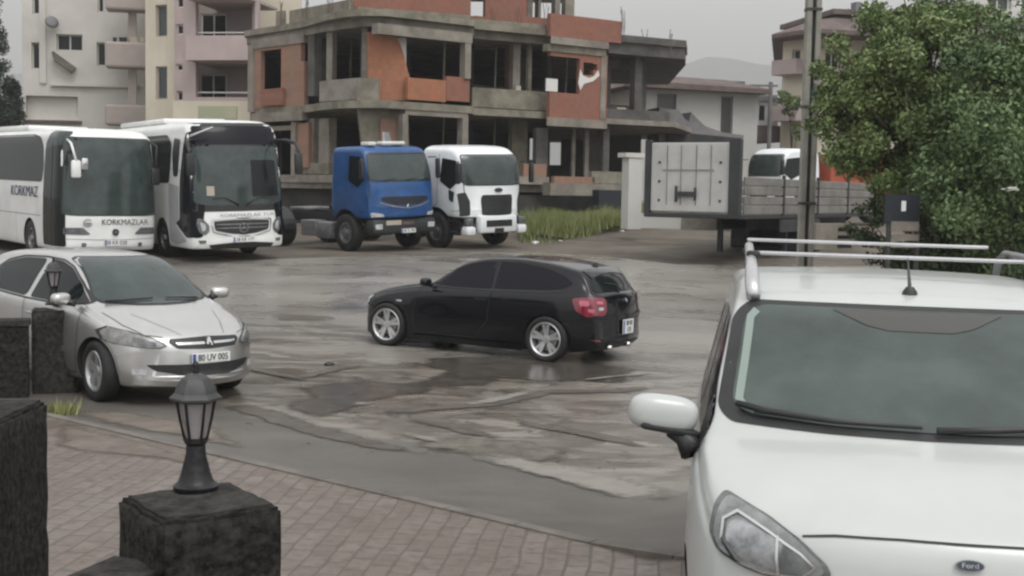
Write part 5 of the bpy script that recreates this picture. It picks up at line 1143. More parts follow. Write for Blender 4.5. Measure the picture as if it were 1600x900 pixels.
def make_cream():
    root=empty('apartment_building',(*Pg(320,47),1.2)); tag(root,'cream and pink apartment block with recessed balconies above the coaches','building'); q=[]
    a=Line(228,48.4,274,47.8); zt=Z(320,-70,47)
    o,O=facade('wall',a,.8,zt,.3,[(243,261,8,57),(243,261,104,155)],M['render_cream'],None); q.append(o)
    for k in O: window(a,k,q,M['windscreen'],mull=0,depth=.16,col='render_pink_grey')
    b=Line(273,47.2,306,47.0)
    o,O=facade('wall',b,.8,zt,.3,[(275,286,-6,12),(275,286,38,54),(274,285,100,111),(275,285,142,158)],M['render_pink'],None); q.append(o)
    for k in O: window(b,k,q,M['glass'],mull=0,depth=.15,col='frame_white')
    q.append(MB().wall(a.b,b.a,.8,zt,.2).build('wall',M['render_pink']))
    c=Line(306,47.0,402,46.6)
    o,O=facade('wall',c,.8,zt,.3,[(306,398,4,58),(306,392,98,152),(306,398,-62,-34)],M['render_pink'],None); q.append(o)
    for py0,py1 in ((58,98),(-34,4)): q.append(pxbox('balcony',c,303,400,py0+1,py1-1,.9,M['render_pink'],None,-.9))
    q.append(pxbox('wall_base',c,272,402,158,215,.1,M['render_cream'],None,-.12)); q.append(pxbox('painted_panel',c,312,372,166,186,.05,M['render_olive'],None,-.18))
    r=Line(306,49.2,402,48.8)
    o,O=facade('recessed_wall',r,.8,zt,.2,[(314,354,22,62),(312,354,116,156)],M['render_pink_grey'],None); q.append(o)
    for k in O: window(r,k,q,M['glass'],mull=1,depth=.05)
    for y in (152,58): q.append(pxbox('railing',c,306,392,y-9,y-7,.06,M['frame_white'],None,.2))
    q.append(pxbox('balcony_slab',Line(306,47.1,402,46.7),306,402,95,99,2.6,M['render_pink_grey'],None,.1)); q.append(pxbox('balcony_slab',Line(306,47.1,402,46.7),306,402,152,156,2.6,M['render_pink_grey'],None,.1)); q.append(pxbox('balcony_slab',Line(306,47.1,402,46.7),306,402,0,4,2.6,M['render_pink_grey'],None,.1))
    q.append(MB().wall(Pg(400,46.9),Pg(402,60),.8,zt,.2).build('wall',M['render_pink_grey']))
    q.append(MB().prism([tuple(Pg(230,49)),tuple(Pg(270,49.4)),tuple(Pg(305,49.6)),tuple(Pg(470,50)),tuple(Pg(470,62)),tuple(Pg(250,62))],.8,zt).build('wall',M['render_cream']))
    adopt(root,q); return root
make_cream()
def make_house():
    root=empty('house',(*Pg(1090,56),1.3)); tag(root,'low white house with flat brown roof seen over the trailer','house'); q=[]
    ln=Line(990,55,1180,56.5); zt=Z(1090,141,55.5)
    o,O=facade('wall',ln,1.0,zt,.3,[(1027,1056,146,196),(1127,1144,150,212)],M['render_white'],None); q.append(o)
    for k in O: window(ln,k,q,M['frit'],mull=0,depth=.12,col='roof_grey')
    q.append(MB().prism([tuple(ln.p(0,.3)),tuple(ln.p(ln.L,.3)),tuple(ln.p(ln.L,9)),tuple(ln.p(0,9))],1.0,zt).build('wall',M['render_white']))
    rf=Line(985,54,1200,55.8); 
    v=[]; z=lambda py: Z(1090,py,55)
    for (t,o_,zz) in ((-.5,0,zt),(rf.L,0,zt-.1),(rf.L-.3,10.5,zt),(-.5,10.5,zt),(-.5,0,zt+.35),(rf.L,0,zt+.15),(rf.L-.6,4.5,zt+1.0),(1.0,4.5,zt+1.15)): p=rf.p(t,o_); v.append((p.x,p.y,zz))
    q.append(mesh('roof',v,[(0,1,5,4),(4,5,6,7),(1,2,6,5),(0,4,7,3),(3,7,6,2),(0,3,2,1)],M['roof_brown']))
    q.append(pxbox('roof_box',Line(1096,60,1166,60.4),1097,1164,126,137,2,M['roof_grey'],None)); ch=pxbox('chimney',Line(1036,57,1060,57.2),1040,1053,118,134,.6,M['roof_brown'],None); q.append(ch)
    adopt(root,q)
    return root
make_house()
def make_right():
    root=empty('apartment_building',(*Pg(1320,60),1.3)); tag(root,'tall cream apartment block with brown overhanging roof partly hidden by the big tree','building'); q=[]
    a=Line(1216,60,1262,58.5); b=Line(1262,58.5,1480,60.5); zt=Z(1300,62,59)
    o,O=facade('wall',a,.9,zt,.3,[(1238,1250,78,98),(1238,1250,150,175)],M['render_cream'],None); q.append(o)
    for k in O: window(a,k,q,M['glass'],mull=0)
    o,O=facade('wall',b,.9,zt,.3,[(1290,1312,80,110),(1335,1360,80,110),(1290,1312,140,170),(1335,1360,140,170),(1385,1410,80,112)],M['render_cream'],None); q.append(o)
    for k in O: window(b,k,q,M['glass'],mull=1)
    q.append(MB().prism([tuple(Pg(1218,60.5)),tuple(Pg(1262,59)),tuple(Pg(1478,61)),tuple(Pg(1470,74)),tuple(Pg(1224,73))],.9,zt).build('wall',M['render_cream']))
    for y0,y1 in ((95,118),(165,190)): q.append(pxbox('balcony',a,1224,1262,y0,y1,1.0,M['render_pink'],None,-1.0))
    rf=MB(); base=[Pg(1198,59),Pg(1262,56.6),Pg(1490,58.6),Pg(1482,76),Pg(1205,75)]; c=sum(base,Vector((0,0)))/5
    v=[(p.x,p.y,zt) for p in base]+[(p.x,p.y,zt+.25) for p in base]+[((p.x-c.x)*.35+c.x,(p.y-c.y)*.35+c.y,zt+2.2) for p in base]
    f=[(4,3,2,1,0)]+[(i,(i+1)%5,(i+1)%5+5,i+5) for i in range(5)]+[(i+5,(i+1)%5+5,(i+1)%5+10,i+10) for i in range(5)]+[(10,11,12,13,14)]
    q.append(mesh('roof',v,f,M['roof_brown']))
    u=Line(1310,61,1440,62); q.append(pxbox('penthouse',u,1318,1440,26,60,6,M['render_pink_grey'],None)); q.append(pxbox('roof',Line(1298,60,1450,61),1302,1450,17,25,8,M['roof_brown'],None)); q.append(pxbox('chimney',Line(1330,59,1350,59.2),1338,1346,3,18,.6,M['roof_grey'],None))
    adopt(root,q); return root
make_right()
def make_far_right():
    root=empty('apartment_building',(*Pg(1580,50),1.3)); tag(root,'pale block with balconies glimpsed through leaves at the top right corner','building'); q=[]
    ln=Line(1500,46,1780,50); zt=Z(1550,-60,50)
    o,O=facade('wall',ln,.9,zt,.3,[(1512,1534,8,32),(1545,1580,-8,20),(1560,1600,60,82),(1515,1540,62,84)],M['render_white'],None); q.append(o)
    for k in O: window(ln,k,q,M['plate_blue'] if False else M['windscreen'],mull=1)
    for y in (40,104): q.append(pxbox('balcony',ln,1530,1700,y-14,y,1.0,M['render_white'],None,-1.0))
    q.append(MB().prism([tuple(ln.p(0,.3)),tuple(ln.p(ln.L,.3)),tuple(ln.p(ln.L,3)),tuple(ln.p(0,3))],.9,zt).build('wall',M['render_white']))
    adopt(root,q); return root
make_far_right()
# small sheds and masts between the two, and something pale behind the shell
def simple(name,label,cat,ln,px0,px1,py0,py1,th,m,off=0):
    o=pxbox(name,ln,px0,px1,py0,py1,th,m,None,off); return tag(o,label,cat)
root=empty('shed',(*Pg(1190,62),1.4)); tag(root,'small shed with dark red base between the white house and the mast','shed'); q=[]
ln=Line(1176,60,1214,60.4); q+= [pxbox('wall',ln,1178,1216,158,197,3,M['render_white'],None),pxbox('wall_base',ln,1170,1218,196,222,3.2,M['roof_brown'],None,-.1),pxbox('roof',ln,1174,1218,152,158,3.6,M['roof_grey'],None,-.2),pxbox('window',ln,1186,1194,165,188,.1,M['glass'],None,-.04)]; adopt(root,q)
root=empty('utility_mast',(*Pg(1199,57),1.4)); tag(root,'thin dark utility mast with cross arms beside the white house','pole'); q=[]
p=Pg(1199,57); q.append(MB().tube([(p.x,p.y,1.0),(p.x,p.y,Z(1199,128,57))],.12,8).build('pole',M['roof_grey']))
for py in (134,150,163): z=Z(1199,py,57); q.append(MB().box((p.x-.4,p.y,z),(1.6,.1,.12)).build('cross_arm',M['roof_grey']))
adopt(root,q)

# ---- boundary wall post and low wall near the trailer
root=empty('gate_pillar',(*Pg(992,31.5),gz(*Pg(992,31.5)))); tag(root,'white rendered pillar beside the front of the trailer','pillar')
ln=Line(980,31.5,1004,31.7); q=[pxbox('shaft',ln,982,1003,245,358,.42,M['render_white'],None),pxbox('cap',ln,977,1008,239,246,.5,M['render_pale'],None,-.04)]; adopt(root,q)
root=empty('low_wall',(*Pg(1050,30),gz(*Pg(1050,30)))); tag(root,'low white painted wall under the trailer front','wall')
ln=Line(1000,30.6,1140,30.0); q=[pxbox('painted_face',ln,1000,1064,334,357,.25,M['render_white'],None),pxbox('bare_face',ln,1064,1140,336,360,.22,M['concrete'],None,.02)]; adopt(root,q)

# ---- trailer
def make_trailer():
    root=empty('flatbed_trailer'); tag(root,'grey drop side flatbed trailer with white headboard standing by the pole','trailer'); P=root
    Pr=W(1156,300,25.3); Pl=W(1008,300,26.35); u=(Pr.xy-Pl.xy); wd=u.length; u/=wd; L_=12.6
    side=Vector((-u.y,u.x)); side=side if side.y>0 else -side      # direction of the trailer away from us
    g=gz(Pr.x,Pr.y); root.location=(Pl.x,Pl.y,g); root.rotation_euler=(0,0,math.atan2(u.y,u.x))   # local x across the headboard, local y along the trailer
    zd=Z(1150,336,25.3)-g; zt=Z(1150,219,25.3)-g; zs=Z(1160,275,25.3)-g
    MB().box((wd/2,.06,(zd+zt)/2),(wd-.30,.08,zt-zd-.10),bev=.02).build('headboard',M['trailer_white'],P)
    hb=MB()
    for x in (.07,wd-.15): hb.box((x,.05,(zd+zt)/2+.0),(.15 if x<1 else .30,.20,zt-zd+.04))
    hb.box((wd/2,.05,zd-.04),(wd,.22,.10)); hb.build('headboard_frame',M['trailer_dark'],P)
    r=MB()
    for x in (.62,1.02,1.45,1.86): r.box((x,.010,(zd+zt)/2+.05),(.022,.02,zt-zd-.35))
    r.box((1.22,.008,zd+(zt-zd)*.60),(1.45,.02,.03)); r.build('headboard_rib',M['concrete'],P)
    c=MB(); zc=zd+.52; c.box((.90,.0,zc),(.06,.05,.42)); c.box((1.18,-.03,zc),(.58,.10,.13)); c.box((1.44,.0,zc),(.05,.05,.34)); c.build('coupling_fitting',M['trailer_dark'],P)
    bo=MB()
    for x in (.40,wd-.55):
        for z in (.35,.85,1.35): bo.box((x,.008,zd+z),(.06,.02,.06))
    bo.build('headboard_bolt',M['trailer_dark'],P)
    for xs,sx in ((0,-1),(wd,1)):
        for k in range(4):
            y0=.25+k*3.1; b=MB(); h=(zs-zd)/4
            for j in range(4): b.box((xs+sx*.02,y0+1.5,zd+h*(j+.5)),(.05,3.0,h-.035),bev=.015)
            b.build('side_board',M['trailer_board'],P)
            MB().box((xs+sx*.03,y0+3.05,(zd+zs)/2+.03),(.08,.09,zs-zd+.1)).build('side_post',M['trailer_dark'],P)
    MB().box((wd/2,L_/2,zd-.06),(wd,L_,.10)).build('deck',M['trailer_dark'],P)
    for k in range(3): MB().box((wd/2,L_+.05,zd+.3*k+.15),(wd,.05,.27)).build('tail_board',M['trailer_board'],P)
    fr=MB()
    for x in (wd/2-.45,wd/2+.45): fr.box((x,L_/2+1.4,zd-.28),(.14,L_-3.4,.36))
    fr.build('chassis_frame',M['trailer_dark'],P)
    for sx in (.35,wd-.35):
        lg=MB(); lg.box((sx,4.6,zd*.5),(.14,.14,zd-.1)); lg.box((sx,4.6,.03),(.34,.30,.06)); lg.build('landing_leg',M['trailer_dark'],P)
    MB().box((wd-.3,6.2,.62),(.6,1.5,.62),bev=.03).build('underbody_box',M['trailer_dark'],P); MB().box((.35,6.8,.66),(.6,1.2,.6),bev=.03).build('underbody_box',M['trailer_dark'],P); MB().box((wd/2,7.4,.60),(1.6,.3,.7)).build('dark_fill_block',M['trailer_dark'],P)  # made-up dark blocks filling the dark mass beneath the deck
    g_=MB().box((wd-.02,5.0,zd-.32),(.04,3.6,.36)); g_.build('dark_fill_panel',M['trailer_dark'],P)  # added dark panel, deepens the darkness under the trailer
    for k in range(3):
        for sx,sg in ((.25,-1),(wd-.25,1)):
            e=empty('x'); w_=MB(); bpy.data.objects.remove(e)
            t=MB().lathe([(.29,-.19),(.48,-.19),(.51,-.12),(.51,.12),(.48,.19),(.29,.19),(.001,.10)],28,'x'); o=t.build('wheel',M['rubber'],P,ang=40); o.location=(sx,8.4+k*1.3,.51)
            t2=MB().lathe([(.30,.0),(.28,.14*sg),(.16,.10*sg),(.12,.17*sg),(.001,.18*sg)],24,'x'); t2.build('rim',M['steel'],o,ang=40)
    return root
make_trailer()
# ---- tipper lorry behind the trailer
t3=make_white_truck(); tag(t3,'white cabbed tipper lorry with orange body standing behind the trailer','lorry')
ob=MB(); ob.box((-4.3,0,1.92),(6.0,2.45,1.5),bev=.04)
for x in np.arange(-7.0,-1.4,.8): ob.box((x,0,1.92),(.10,2.58,1.5))
ob.box((-4.3,0,2.69),(6.1,2.6,.12)); ob.build('tipper_body',M['orange'],t3)
place_front(t3,1180,39.5,-64,1.38,3.7); t3.location.z+=.10
# ---- roadside pole with sign
root=empty('roadside_pole',(*Pg(1261,18.5),gz(*Pg(1261,18.5)))); tag(root,'tall grooved concrete pole in front of the trailer side','pole')
pp=Pg(1261,18.5); pz=gz(pp.x,pp.y)-.2; f=[]
fl=MB(); fl.box((pp.x-.085,pp.y,pz+4.5),(.10,.24,9),bev=.015); fl.box((pp.x+.085,pp.y,pz+4.5),(.10,.24,9),bev=.015); a=fl.build('pole_flange',M['pole']); b_=MB().box((pp.x,pp.y+.03,pz+4.5),(.08,.10,9)).build('pole_web',M['pole_dark'])
st=MB(); 
for z in (2.4,4.2,6.0): st.box((pp.x,pp.y-.005,pz+z),(.285,.26,.05))
adopt(root,[a,b_,st.build('steel_band',M['pole_dark'])])
sg=Line(1240,18.2,1310,18.2); s_=pxbox('street_sign',sg,1269,1300,139,164,.03,M['sign_blue'],None); tag(s_,'small blue street sign fixed to the concrete pole','sign')
# ---- dark board with pale slats by the tree
root=empty('notice_board',(*Pg(1410,15),gz(*Pg(1410,15)))); tag(root,'dark board with white mark above pale slats under the tree','sign')
ln=Line(1380,15.0,1440,15.1); q=[pxbox('board',ln,1384,1437,304,350,.05,M['sign_dark'],None),pxbox('white_mark',ln,1408,1415,314,330,.01,M['plate'],None,-.014),pxbox('slat',ln,1391,1434,346,361,.03,M['concrete'],None,-.035),pxbox('slat',ln,1391,1434,366,376,.03,M['concrete'],None,-.035),pxbox('slat',ln,1391,1434,381,387,.03,M['concrete'],None,-.035),pxbox('post',ln,1386,1391,350,440,.06,M['pole_dark'],None),pxbox('post',ln,1431,1436,350,440,.06,M['pole_dark'],None)]; adopt(root,q)
root=empty('pallet_stack',(*Pg(1305,21),gz(*Pg(1305,21)))); tag(root,'grey crate and slatted pallet stacked below the trailer side','pallet')
ln=Line(1270,21,1340,21.2); q=[pxbox('crate',ln,1275,1309,350,390,.6,M['concrete'],None)]+[pxbox('slat',ln,1310,1337,y,y+6,.6,M['concrete'],None,.02) for y in (350,362,374)]+[pxbox('backing',ln,1312,1335,351,388,.4,M['trailer_dark'],None,.1)]; adopt(root,q)

# ------------------------------------------------------------------ stone piers and lanterns
def pier(px0,px1,pyt,d,rz,label,wid,m=M['stone'],dep=None):
    c=W((px0+px1)/2,pyt,d); zt=c.z; zb=gz(c.x,c.y)-.1; root=empty('stone_pier',(c.x,c.y,zb+.1),rz); tag(root,label,'pier')
    from mathutils import noise as _nz
    def block(w_,d_,h_,bev,cuts,name,mm,z):
        bm=bmesh.new(); bmesh.ops.create_cube(bm,size=1)
        for v in bm.verts: v.co=Vector((v.co.x*w_,v.co.y*d_,v.co.z*h_))
        bmesh.ops.bevel(bm,geom=bm.edges[:],offset=bev,segments=2,affect='EDGES'); bmesh.ops.subdivide_edges(bm,edges=bm.edges[:],cuts=cuts,use_grid_fill=True)
        for v in bm.verts:
            q=Vector((v.co.x,v.co.y,v.co.z+z)); v.co+=Vector([_nz.noise(q*14+Vector((k*7.1,0,0)))*.006+_nz.noise(q*45+Vector((0,k*5.3,0)))*.0035 for k in range(3)])
        me=bpy.data.meshes.new(name); bm.to_mesh(me); bm.free(); me.polygons.foreach_set('use_smooth',[True]*len(me.polygons)); o=link(name,me,mm,root); o.location=(0,0,z); return o
    hh=zt-zb-.03
    block(wid,dep or wid,hh,.014,16,'shaft',m,hh/2-.1)
    block(wid-.03,(dep or wid)-.03,.05,.012,12,'capstone',M['stone_top'],hh-.1-.014)
    return root,Vector((c.x,c.y,zt))
def lantern(pos,h,label,rz=.3):
    root=empty('garden_lantern',pos,rz); tag(root,label,'lantern',None); s=h/.42; N6=6
    b=MB().lathe([(.001,0),(.078,0),(.080,.012),(.068,.020),(.060,.030),(.050,.060),(.036,.115),(.033,.150),(.040,.158),(.040,.166),(.001,.168)],24,'z'); b.build('foot',M['iron'],root,ang=40)
    # six-sided cage widening upwards
    r0,r1,z0,z1=.038,.066,.168,.300; cg=MB()
    for i in range(N6):
        a=2*math.pi*i/N6; p0=(r0*math.cos(a),r0*math.sin(a),z0); p1=(r1*math.cos(a),r1*math.sin(a),z1); cg.tube([p0,((p0[0]+p1[0])/2*1.03,(p0[1]+p1[1])/2*1.03,(z0+z1)/2),p1],.0055,6)
    for z,r in ((z0,r0),(z1,r1)): cg.lathe([(r-.007,z-.004),(r+.006,z-.004),(r+.006,z+.006),(r-.007,z+.006),(r-.007,z-.004)],6,'z')
    cg.build('cage',M['iron'],root)
    gl=MB().lathe([(r0-.006,z0+.004),(r1-.007,z1-.002)],6,'z'); gl.build('glass_pane',M['lantern_glass'],root)
    rf=MB().lathe([(.001,.298),(.074,.298),(.090,.303),(.091,.311),(.074,.326),(.066,.350),(.050,.374),(.030,.388),(.012,.394),(.001,.394)],6,'z'); rf.build('roof',M['iron_light'],root,ang=20)
    fn=MB().lathe([(.010,.390),(.014,.400),(.008,.408),(.013,.418),(.010,.428),(.001,.436)],12,'z'); fn.build('finial',M['iron'],root,True)
    root.scale=(s*.95,s*.95,s); return root
pr,top=pier(180,443,772,3.42,R(35),'dark mossy stone pier carrying the near lantern in the foreground',.44)
lp=W(306,764,3.53); lantern((lp.x,lp.y,top.z-.014),.455,'black iron lantern standing on the near stone pier',R(12))
pier(-222,28,636,4.45,R(0),'dark stone pier cut off by the left edge at the bottom',.74)
pr2,top2=pier(49,120,480,10.6,R(20),'smooth dark pier in front of the silver car door',.46,M['stone_top'])
pr2.name='stone_pier'
lantern(W(84,476,10.6),.50,'dark iron lantern on the pier in front of the silver car',R(0))
root=empty('garden_wall',(*Pg(-40,10.2),gz(*Pg(-40,10.2)))); tag(root,'dark plain wall running off the left edge below the silver car','wall')
ln=Line(-400,9.6,46,10.2); q=[pxbox('wall_panel',ln,-380,44,512,700,.25,M['stone'],None),pxbox('coping',ln,-385,46,503,512,.30,M['stone_top'],None,-.02)]; adopt(root,q)
a=Pg(258,3.30); b2=Pg(-60,2.62); zt=Z(255,882,3.28); zb=gz(a.x,a.y)-.1
root=empty('garden_wall',(a.x,a.y,zb+.1)); tag(root,'low dark wall with grey coping meeting the near lantern pier at the bottom edge','wall')
q=[MB().wall(b2,a,zb,zt-.05,.18).build('wall_panel',M['stone'])]; u=(a-b2).normalized(); n_=Vector((-u.y,u.x)); q.append(MB().wall(b2-n_*.03,a-n_*.03,zt-.05,zt,.24).build('coping',M['stone_top'])); adopt(root,q)

# ------------------------------------------------------------------ plants
def leaf_mat(name,a,b,c):
    m=bpy.data.materials.new(name); m.use_nodes=True; nt=m.node_tree; bs=nt.nodes['Principled BSDF']
    t=nt.nodes.new('ShaderNodeTexCoord'); n=nt.nodes.new('ShaderNodeTexNoise'); n.inputs['Scale'].default_value=.9; n.inputs['Detail'].default_value=3; nt.links.new(t.outputs['Object'],n.inputs['Vector'])
    g=nt.nodes.new('ShaderNodeNewGeometry'); ad=nt.nodes.new('ShaderNodeMath'); ad.operation='MULTIPLY_ADD'; ad.inputs[1].default_value=.5; nt.links.new(g.outputs['Random Per Island'],ad.inputs[0]); 
    s2=nt.nodes.new('ShaderNodeMath'); s2.operation='MULTIPLY'; s2.inputs[1].default_value=.75; nt.links.new(n.outputs['Fac'],s2.inputs[0]); nt.links.new(s2.outputs[0],ad.inputs[2])
    r=nt.nodes.new('ShaderNodeValToRGB'); r.color_ramp.elements[0].position=.3; r.color_ramp.elements[1].position=.85; r.color_ramp.elements[0].color=(*a,1); r.color_ramp.elements[1].color=(*c,1); e=r.color_ramp.elements.new(.58); e.color=(*b,1)
    nt.links.new(ad.outputs[0],r.inputs[0]); nt.links.new(r.outputs[0],bs.inputs['Base Color']); bs.inputs['Roughness'].default_value=.55
    bs.inputs['Subsurface Weight'].default_value=0
    return m
M['leaf']=leaf_mat('leaf_green',(.035,.068,.024),(.078,.132,.044),(.155,.215,.085))
M['leaf2']=leaf_mat('leaf_mid',(.045,.080,.024),(.096,.150,.044),(.19,.24,.088))
M['leaf_dark']=leaf_mat('leaf_dark',(.028,.046,.020),(.055,.085,.034),(.10,.135,.055))
M['conifer']=leaf_mat('conifer',(.010,.018,.014),(.020,.033,.024),(.035,.050,.036))
M['grass']=leaf_mat('grass_blades',(.08,.125,.035),(.155,.19,.058),(.27,.265,.11))
def leaves(name,centers,n,size,m,parent,tri=False,droop=0,aspect=.5):
    """leaf faces spread through a set of clumps (x,y,z,r,weight)"""
    C=np.array([c[:3] for c in centers]); Rr=np.array([c[3] for c in centers]); w=Rr**2.4; w/=w.sum()
    idx=rng.choice(len(C),n,p=w); d=rng.normal(size=(n,3)); d/=np.linalg.norm(d,axis=1)[:,None]; rad=rng.random(n)**(.45)*Rr[idx]
    P=C[idx]+d*rad[:,None]*np.array([1,1,.85]); nrm=rng.normal(size=(n,3))+d*.8; nrm/=np.linalg.norm(nrm,axis=1)[:,None]
    a=np.cross(nrm,rng.normal(size=(n,3))); a/=np.linalg.norm(a,axis=1)[:,None]; b=np.cross(nrm,a); s=size*(.6+.8*rng.random(n))[:,None]
    V=np.stack([P-a*s,P+b*s*aspect,P+a*s,P-b*s*aspect],1).reshape(-1,3); me=bpy.data.meshes.new(name)
    me.vertices.add(4*n); me.vertices.foreach_set('co',V.ravel()); me.loops.add(4*n); me.loops.foreach_set('vertex_index',np.arange(4*n)); me.polygons.add(n); me.polygons.foreach_set('loop_start',np.arange(0,4*n,4)); me.polygons.foreach_set('loop_total',np.full(n,4)); me.update(); me.validate()
    return link(name,me,m,parent)
def tree(px,d,label,blobs,n,size,m,trunk_r=.16,name='broadleaf_tree',cat='tree'):
    """blobs given as (px,py,radius m,depth offset)"""
    p=Pg(px,d); z0=gz(p.x,p.y); root=empty(name,(p.x,p.y,z0)); tag(root,label,cat)
    B=[]
    for bx_,by_,r,do in blobs: q=W(bx_,by_,d+do); B.append((q.x-p.x,q.y-p.y,q.z-z0,r))
    sub=[]
    for x,y,z,r in B:
        k=max(10,int(26*r*r)); 
        for _ in range(k):
            v=rng.normal(size=3); v/=np.linalg.norm(v); rr=r*(.15+.95*rng.random()**.6); sub.append((x+v[0]*rr,y+v[1]*rr,z+v[2]*rr*.9,r*(.26+.30*rng.random())))
    leaves('crown',[b+(1,) for b in sub],n,size,m,root)
    t=MB(); top=max(b[2] for b in B); t.tube([(0,0,-.1),(.05,.03,top*.25),(-.04,.05,top*.5),(0,0,top*.72)],[trunk_r*1.3,trunk_r,trunk_r*.75,trunk_r*.4],9)
    for x,y,z,r in B:
        h0=min(top*.5,z*.6); t.tube([(-.02,.04,h0),(x*.45,y*.45,h0+(z-h0)*.6),(x*.9,y*.9,z+.1*r)],[trunk_r*.5,trunk_r*.32,trunk_r*.10],6)
        for _ in range(4):
            v=rng.normal(size=3)*r*.6; t.tube([(x*.6,y*.6,h0+(z-h0)*.7),(x+v[0],y+v[1],z+v[2])],[trunk_r*.22,trunk_r*.06],5)
    t.build('trunk',M['bark'],root,True); return root
tree(1470,16.6,'big light green broadleaf tree hanging over the trailer behind the van',[(1340,110,.62,0),(1400,60,.68,.3),(1445,55,.6,0),(1350,175,.5,-.2),(1400,150,.85,0),(1460,150,.8,.4),(1390,230,.8,-.1),(1450,250,.85,.2),(1310,130,.30,0),(1500,100,.6,.5),(1500,45,.42,.3),(1365,90,.4,-.5),(1300,190,.4,0),(1420,20,.4,.2),(1480,190,.7,.2),(1430,120,.9,.9),(1380,180,.8,.8),(1520,20,.5,.8),(1330,150,.45,.3),(1470,20,.4,.8)],110000,.038,M['leaf2'],.10)
tree(1560,15.2,'dark green tree filling the right edge behind the van',[(1520,170,.8,.4),(1570,140,.6,0),(1620,190,1.0,.3),(1545,250,.9,-.2),(1620,300,1.0,0),(1490,290,.75,.2),(1560,350,.8,-.3),(1700,200,1.3,.5),(1650,100,.8,.4),(1640,30,.7,.8),(1570,60,.55,.3),(1530,90,.5,.2),(1560,220,1.0,1.0),(1600,120,.8,1.0)],100000,.040,M['leaf'],.10)
tree(1470,17.0,'dense dark shrub below the two trees behind the notice board',[(1460,330,.7,0),(1500,370,.8,-.2),(1560,400,.8,-.5),(1420,290,.5,.2),(1480,400,.7,.4),(1620,400,.9,0),(1400,400,.45,.6),(1385,305,.3,.8),(1450,180,.6,.9),(1480,230,.8,1.0),(1540,330,.9,.8),(1375,335,.35,.9),(1440,350,.6,.9),(1350,370,.35,1.2)],80000,.040,M['leaf_dark'],.07,'shrub','shrub')
# blossoms and pale glimpses
for (px,py,d,r) in ((1576,297,14.4,.07),(1582,296,14.4,.06),):
    pass
p=W(1579,297,14.0); fl=MB()
for i in range(16): 
    a=random.uniform(0,6.28); rr=random.uniform(0,.11); fl.lathe([(.001,0),(.045,.012),(.001,.02)],7,'z',(p.x+rr*math.cos(a),p.y+.05*math.sin(a*2),p.z+random.uniform(-.02,.03)))
tag(fl.build('blossom',M['petal']),'cluster of white blossom on the dark tree at the right edge','flower')
# conifer at left edge
def conifer(px,d,label,pyt,w):
    p=Pg(px,d); z0=gz(p.x,p.y); zt=Z(px,pyt,d)-z0; root=empty('conifer_tree',(p.x,p.y,z0)); tag(root,label,'tree'); b=[]
    for i in range(90):
        t=random.random()**.8; z=.6+(zt-.6)*t; r=w*(1-t*.75)*(.75+.35*random.random()); a=random.uniform(0,6.28); b.append((r*.7*math.cos(a),r*.7*math.sin(a),z,.34+.25*(1-t),1))
    leaves('crown',b,14000,.10,M['conifer'],root,aspect=.3); MB().tube([(0,0,-.1),(0,0,zt*.9)],[.22,.05],8).build('trunk',M['bark'],root,True)
conifer(-14,48,'tall dark conifer at the top left edge',-70,1.45)
conifer(20,50,'short dark conifer beside the pale block at the left edge',125,1.0)
# shrubs between shell and house, climbing plant by the mast
ln=Line(1000,45,1165,46); root=empty('lean_to_roof',(*ln.p(ln.L/2),1.3)); tag(root,'dark jagged lean-to roof sloping down in front of the white house','roof'); q=[]
def pane(pts,th,off,m,name):
    v=[]; qq=[ln.hit(*p) for p in pts]
    for o_ in (off,off+th):
        for t,z in qq: w=ln.p(t,o_); v.append((w.x,w.y,z))
    n=len(pts); return mesh(name,v,[tuple(range(n)),tuple(range(2*n-1,n-1,-1))]+[(i,i+n,(i+1)%n+n,(i+1)%n) for i in range(n)],m)
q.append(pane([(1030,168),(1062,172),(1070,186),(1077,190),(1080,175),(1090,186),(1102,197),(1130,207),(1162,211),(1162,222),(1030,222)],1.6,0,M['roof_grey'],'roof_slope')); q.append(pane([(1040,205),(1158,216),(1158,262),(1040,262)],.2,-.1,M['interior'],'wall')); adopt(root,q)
tree(1236,55,'small olive tree in front of the cream block near the mast',[(1228,152,.5,0),(1240,160,.5,0),(1234,170,.4,0),(1248,205,.5,0)],1800,.09,M['leaf2'],.06)
# ---- grass verge
def blades(name,pts,hmin,hmax,m,label=None,cat=None,parent=None,w=.012):
    n=len(pts); V=np.zeros((n,3,3)); P=np.array(pts); a=rng.random(n)*6.28; h=hmin+(hmax-hmin)*rng.random(n)
    dx,dy=np.cos(a)*w,np.sin(a)*w; V[:,0]=P+np.stack([-dx,-dy,0*dx],1); V[:,1]=P+np.stack([dx,dy,0*dx],1); V[:,2]=P+np.stack([rng.normal(size=n)*h*.3,rng.normal(size=n)*h*.3,h],1)
    me=bpy.data.meshes.new(name); me.vertices.add(3*n); me.vertices.foreach_set('co',V.reshape(-1)); me.loops.add(3*n); me.loops.foreach_set('vertex_index',np.arange(3*n)); me.polygons.add(n); me.polygons.foreach_set('loop_start',np.arange(0,3*n,3)); me.polygons.foreach_set('loop_total',np.full(n,3)); me.update()
    return link(name,me,m,parent)
pts=[]
gp=[(812,380),(860,382),(905,372),(985,362),(1010,352),(1008,340),(975,345),(930,350),(870,352),(815,356)]
GP=[G(*q).xy for q in gp]; xs=[p.x for p in GP]; ys=[p.y for p in GP]
while len(pts)<26000:
    x,y=random.uniform(min(xs),max(xs)),random.uniform(min(ys),max(ys)+1.5)
    if inside(x,y-random.uniform(0,1.2),GP):
        if math.sin(x*2.1+y)*.5+math.sin(y*1.7-x)*.5+random.random()*1.4>.35: pts.append((x,y,gz(x,y)-.02+.30*max(0,math.sin(x*1.3+.6)*math.sin(y*1.1))))
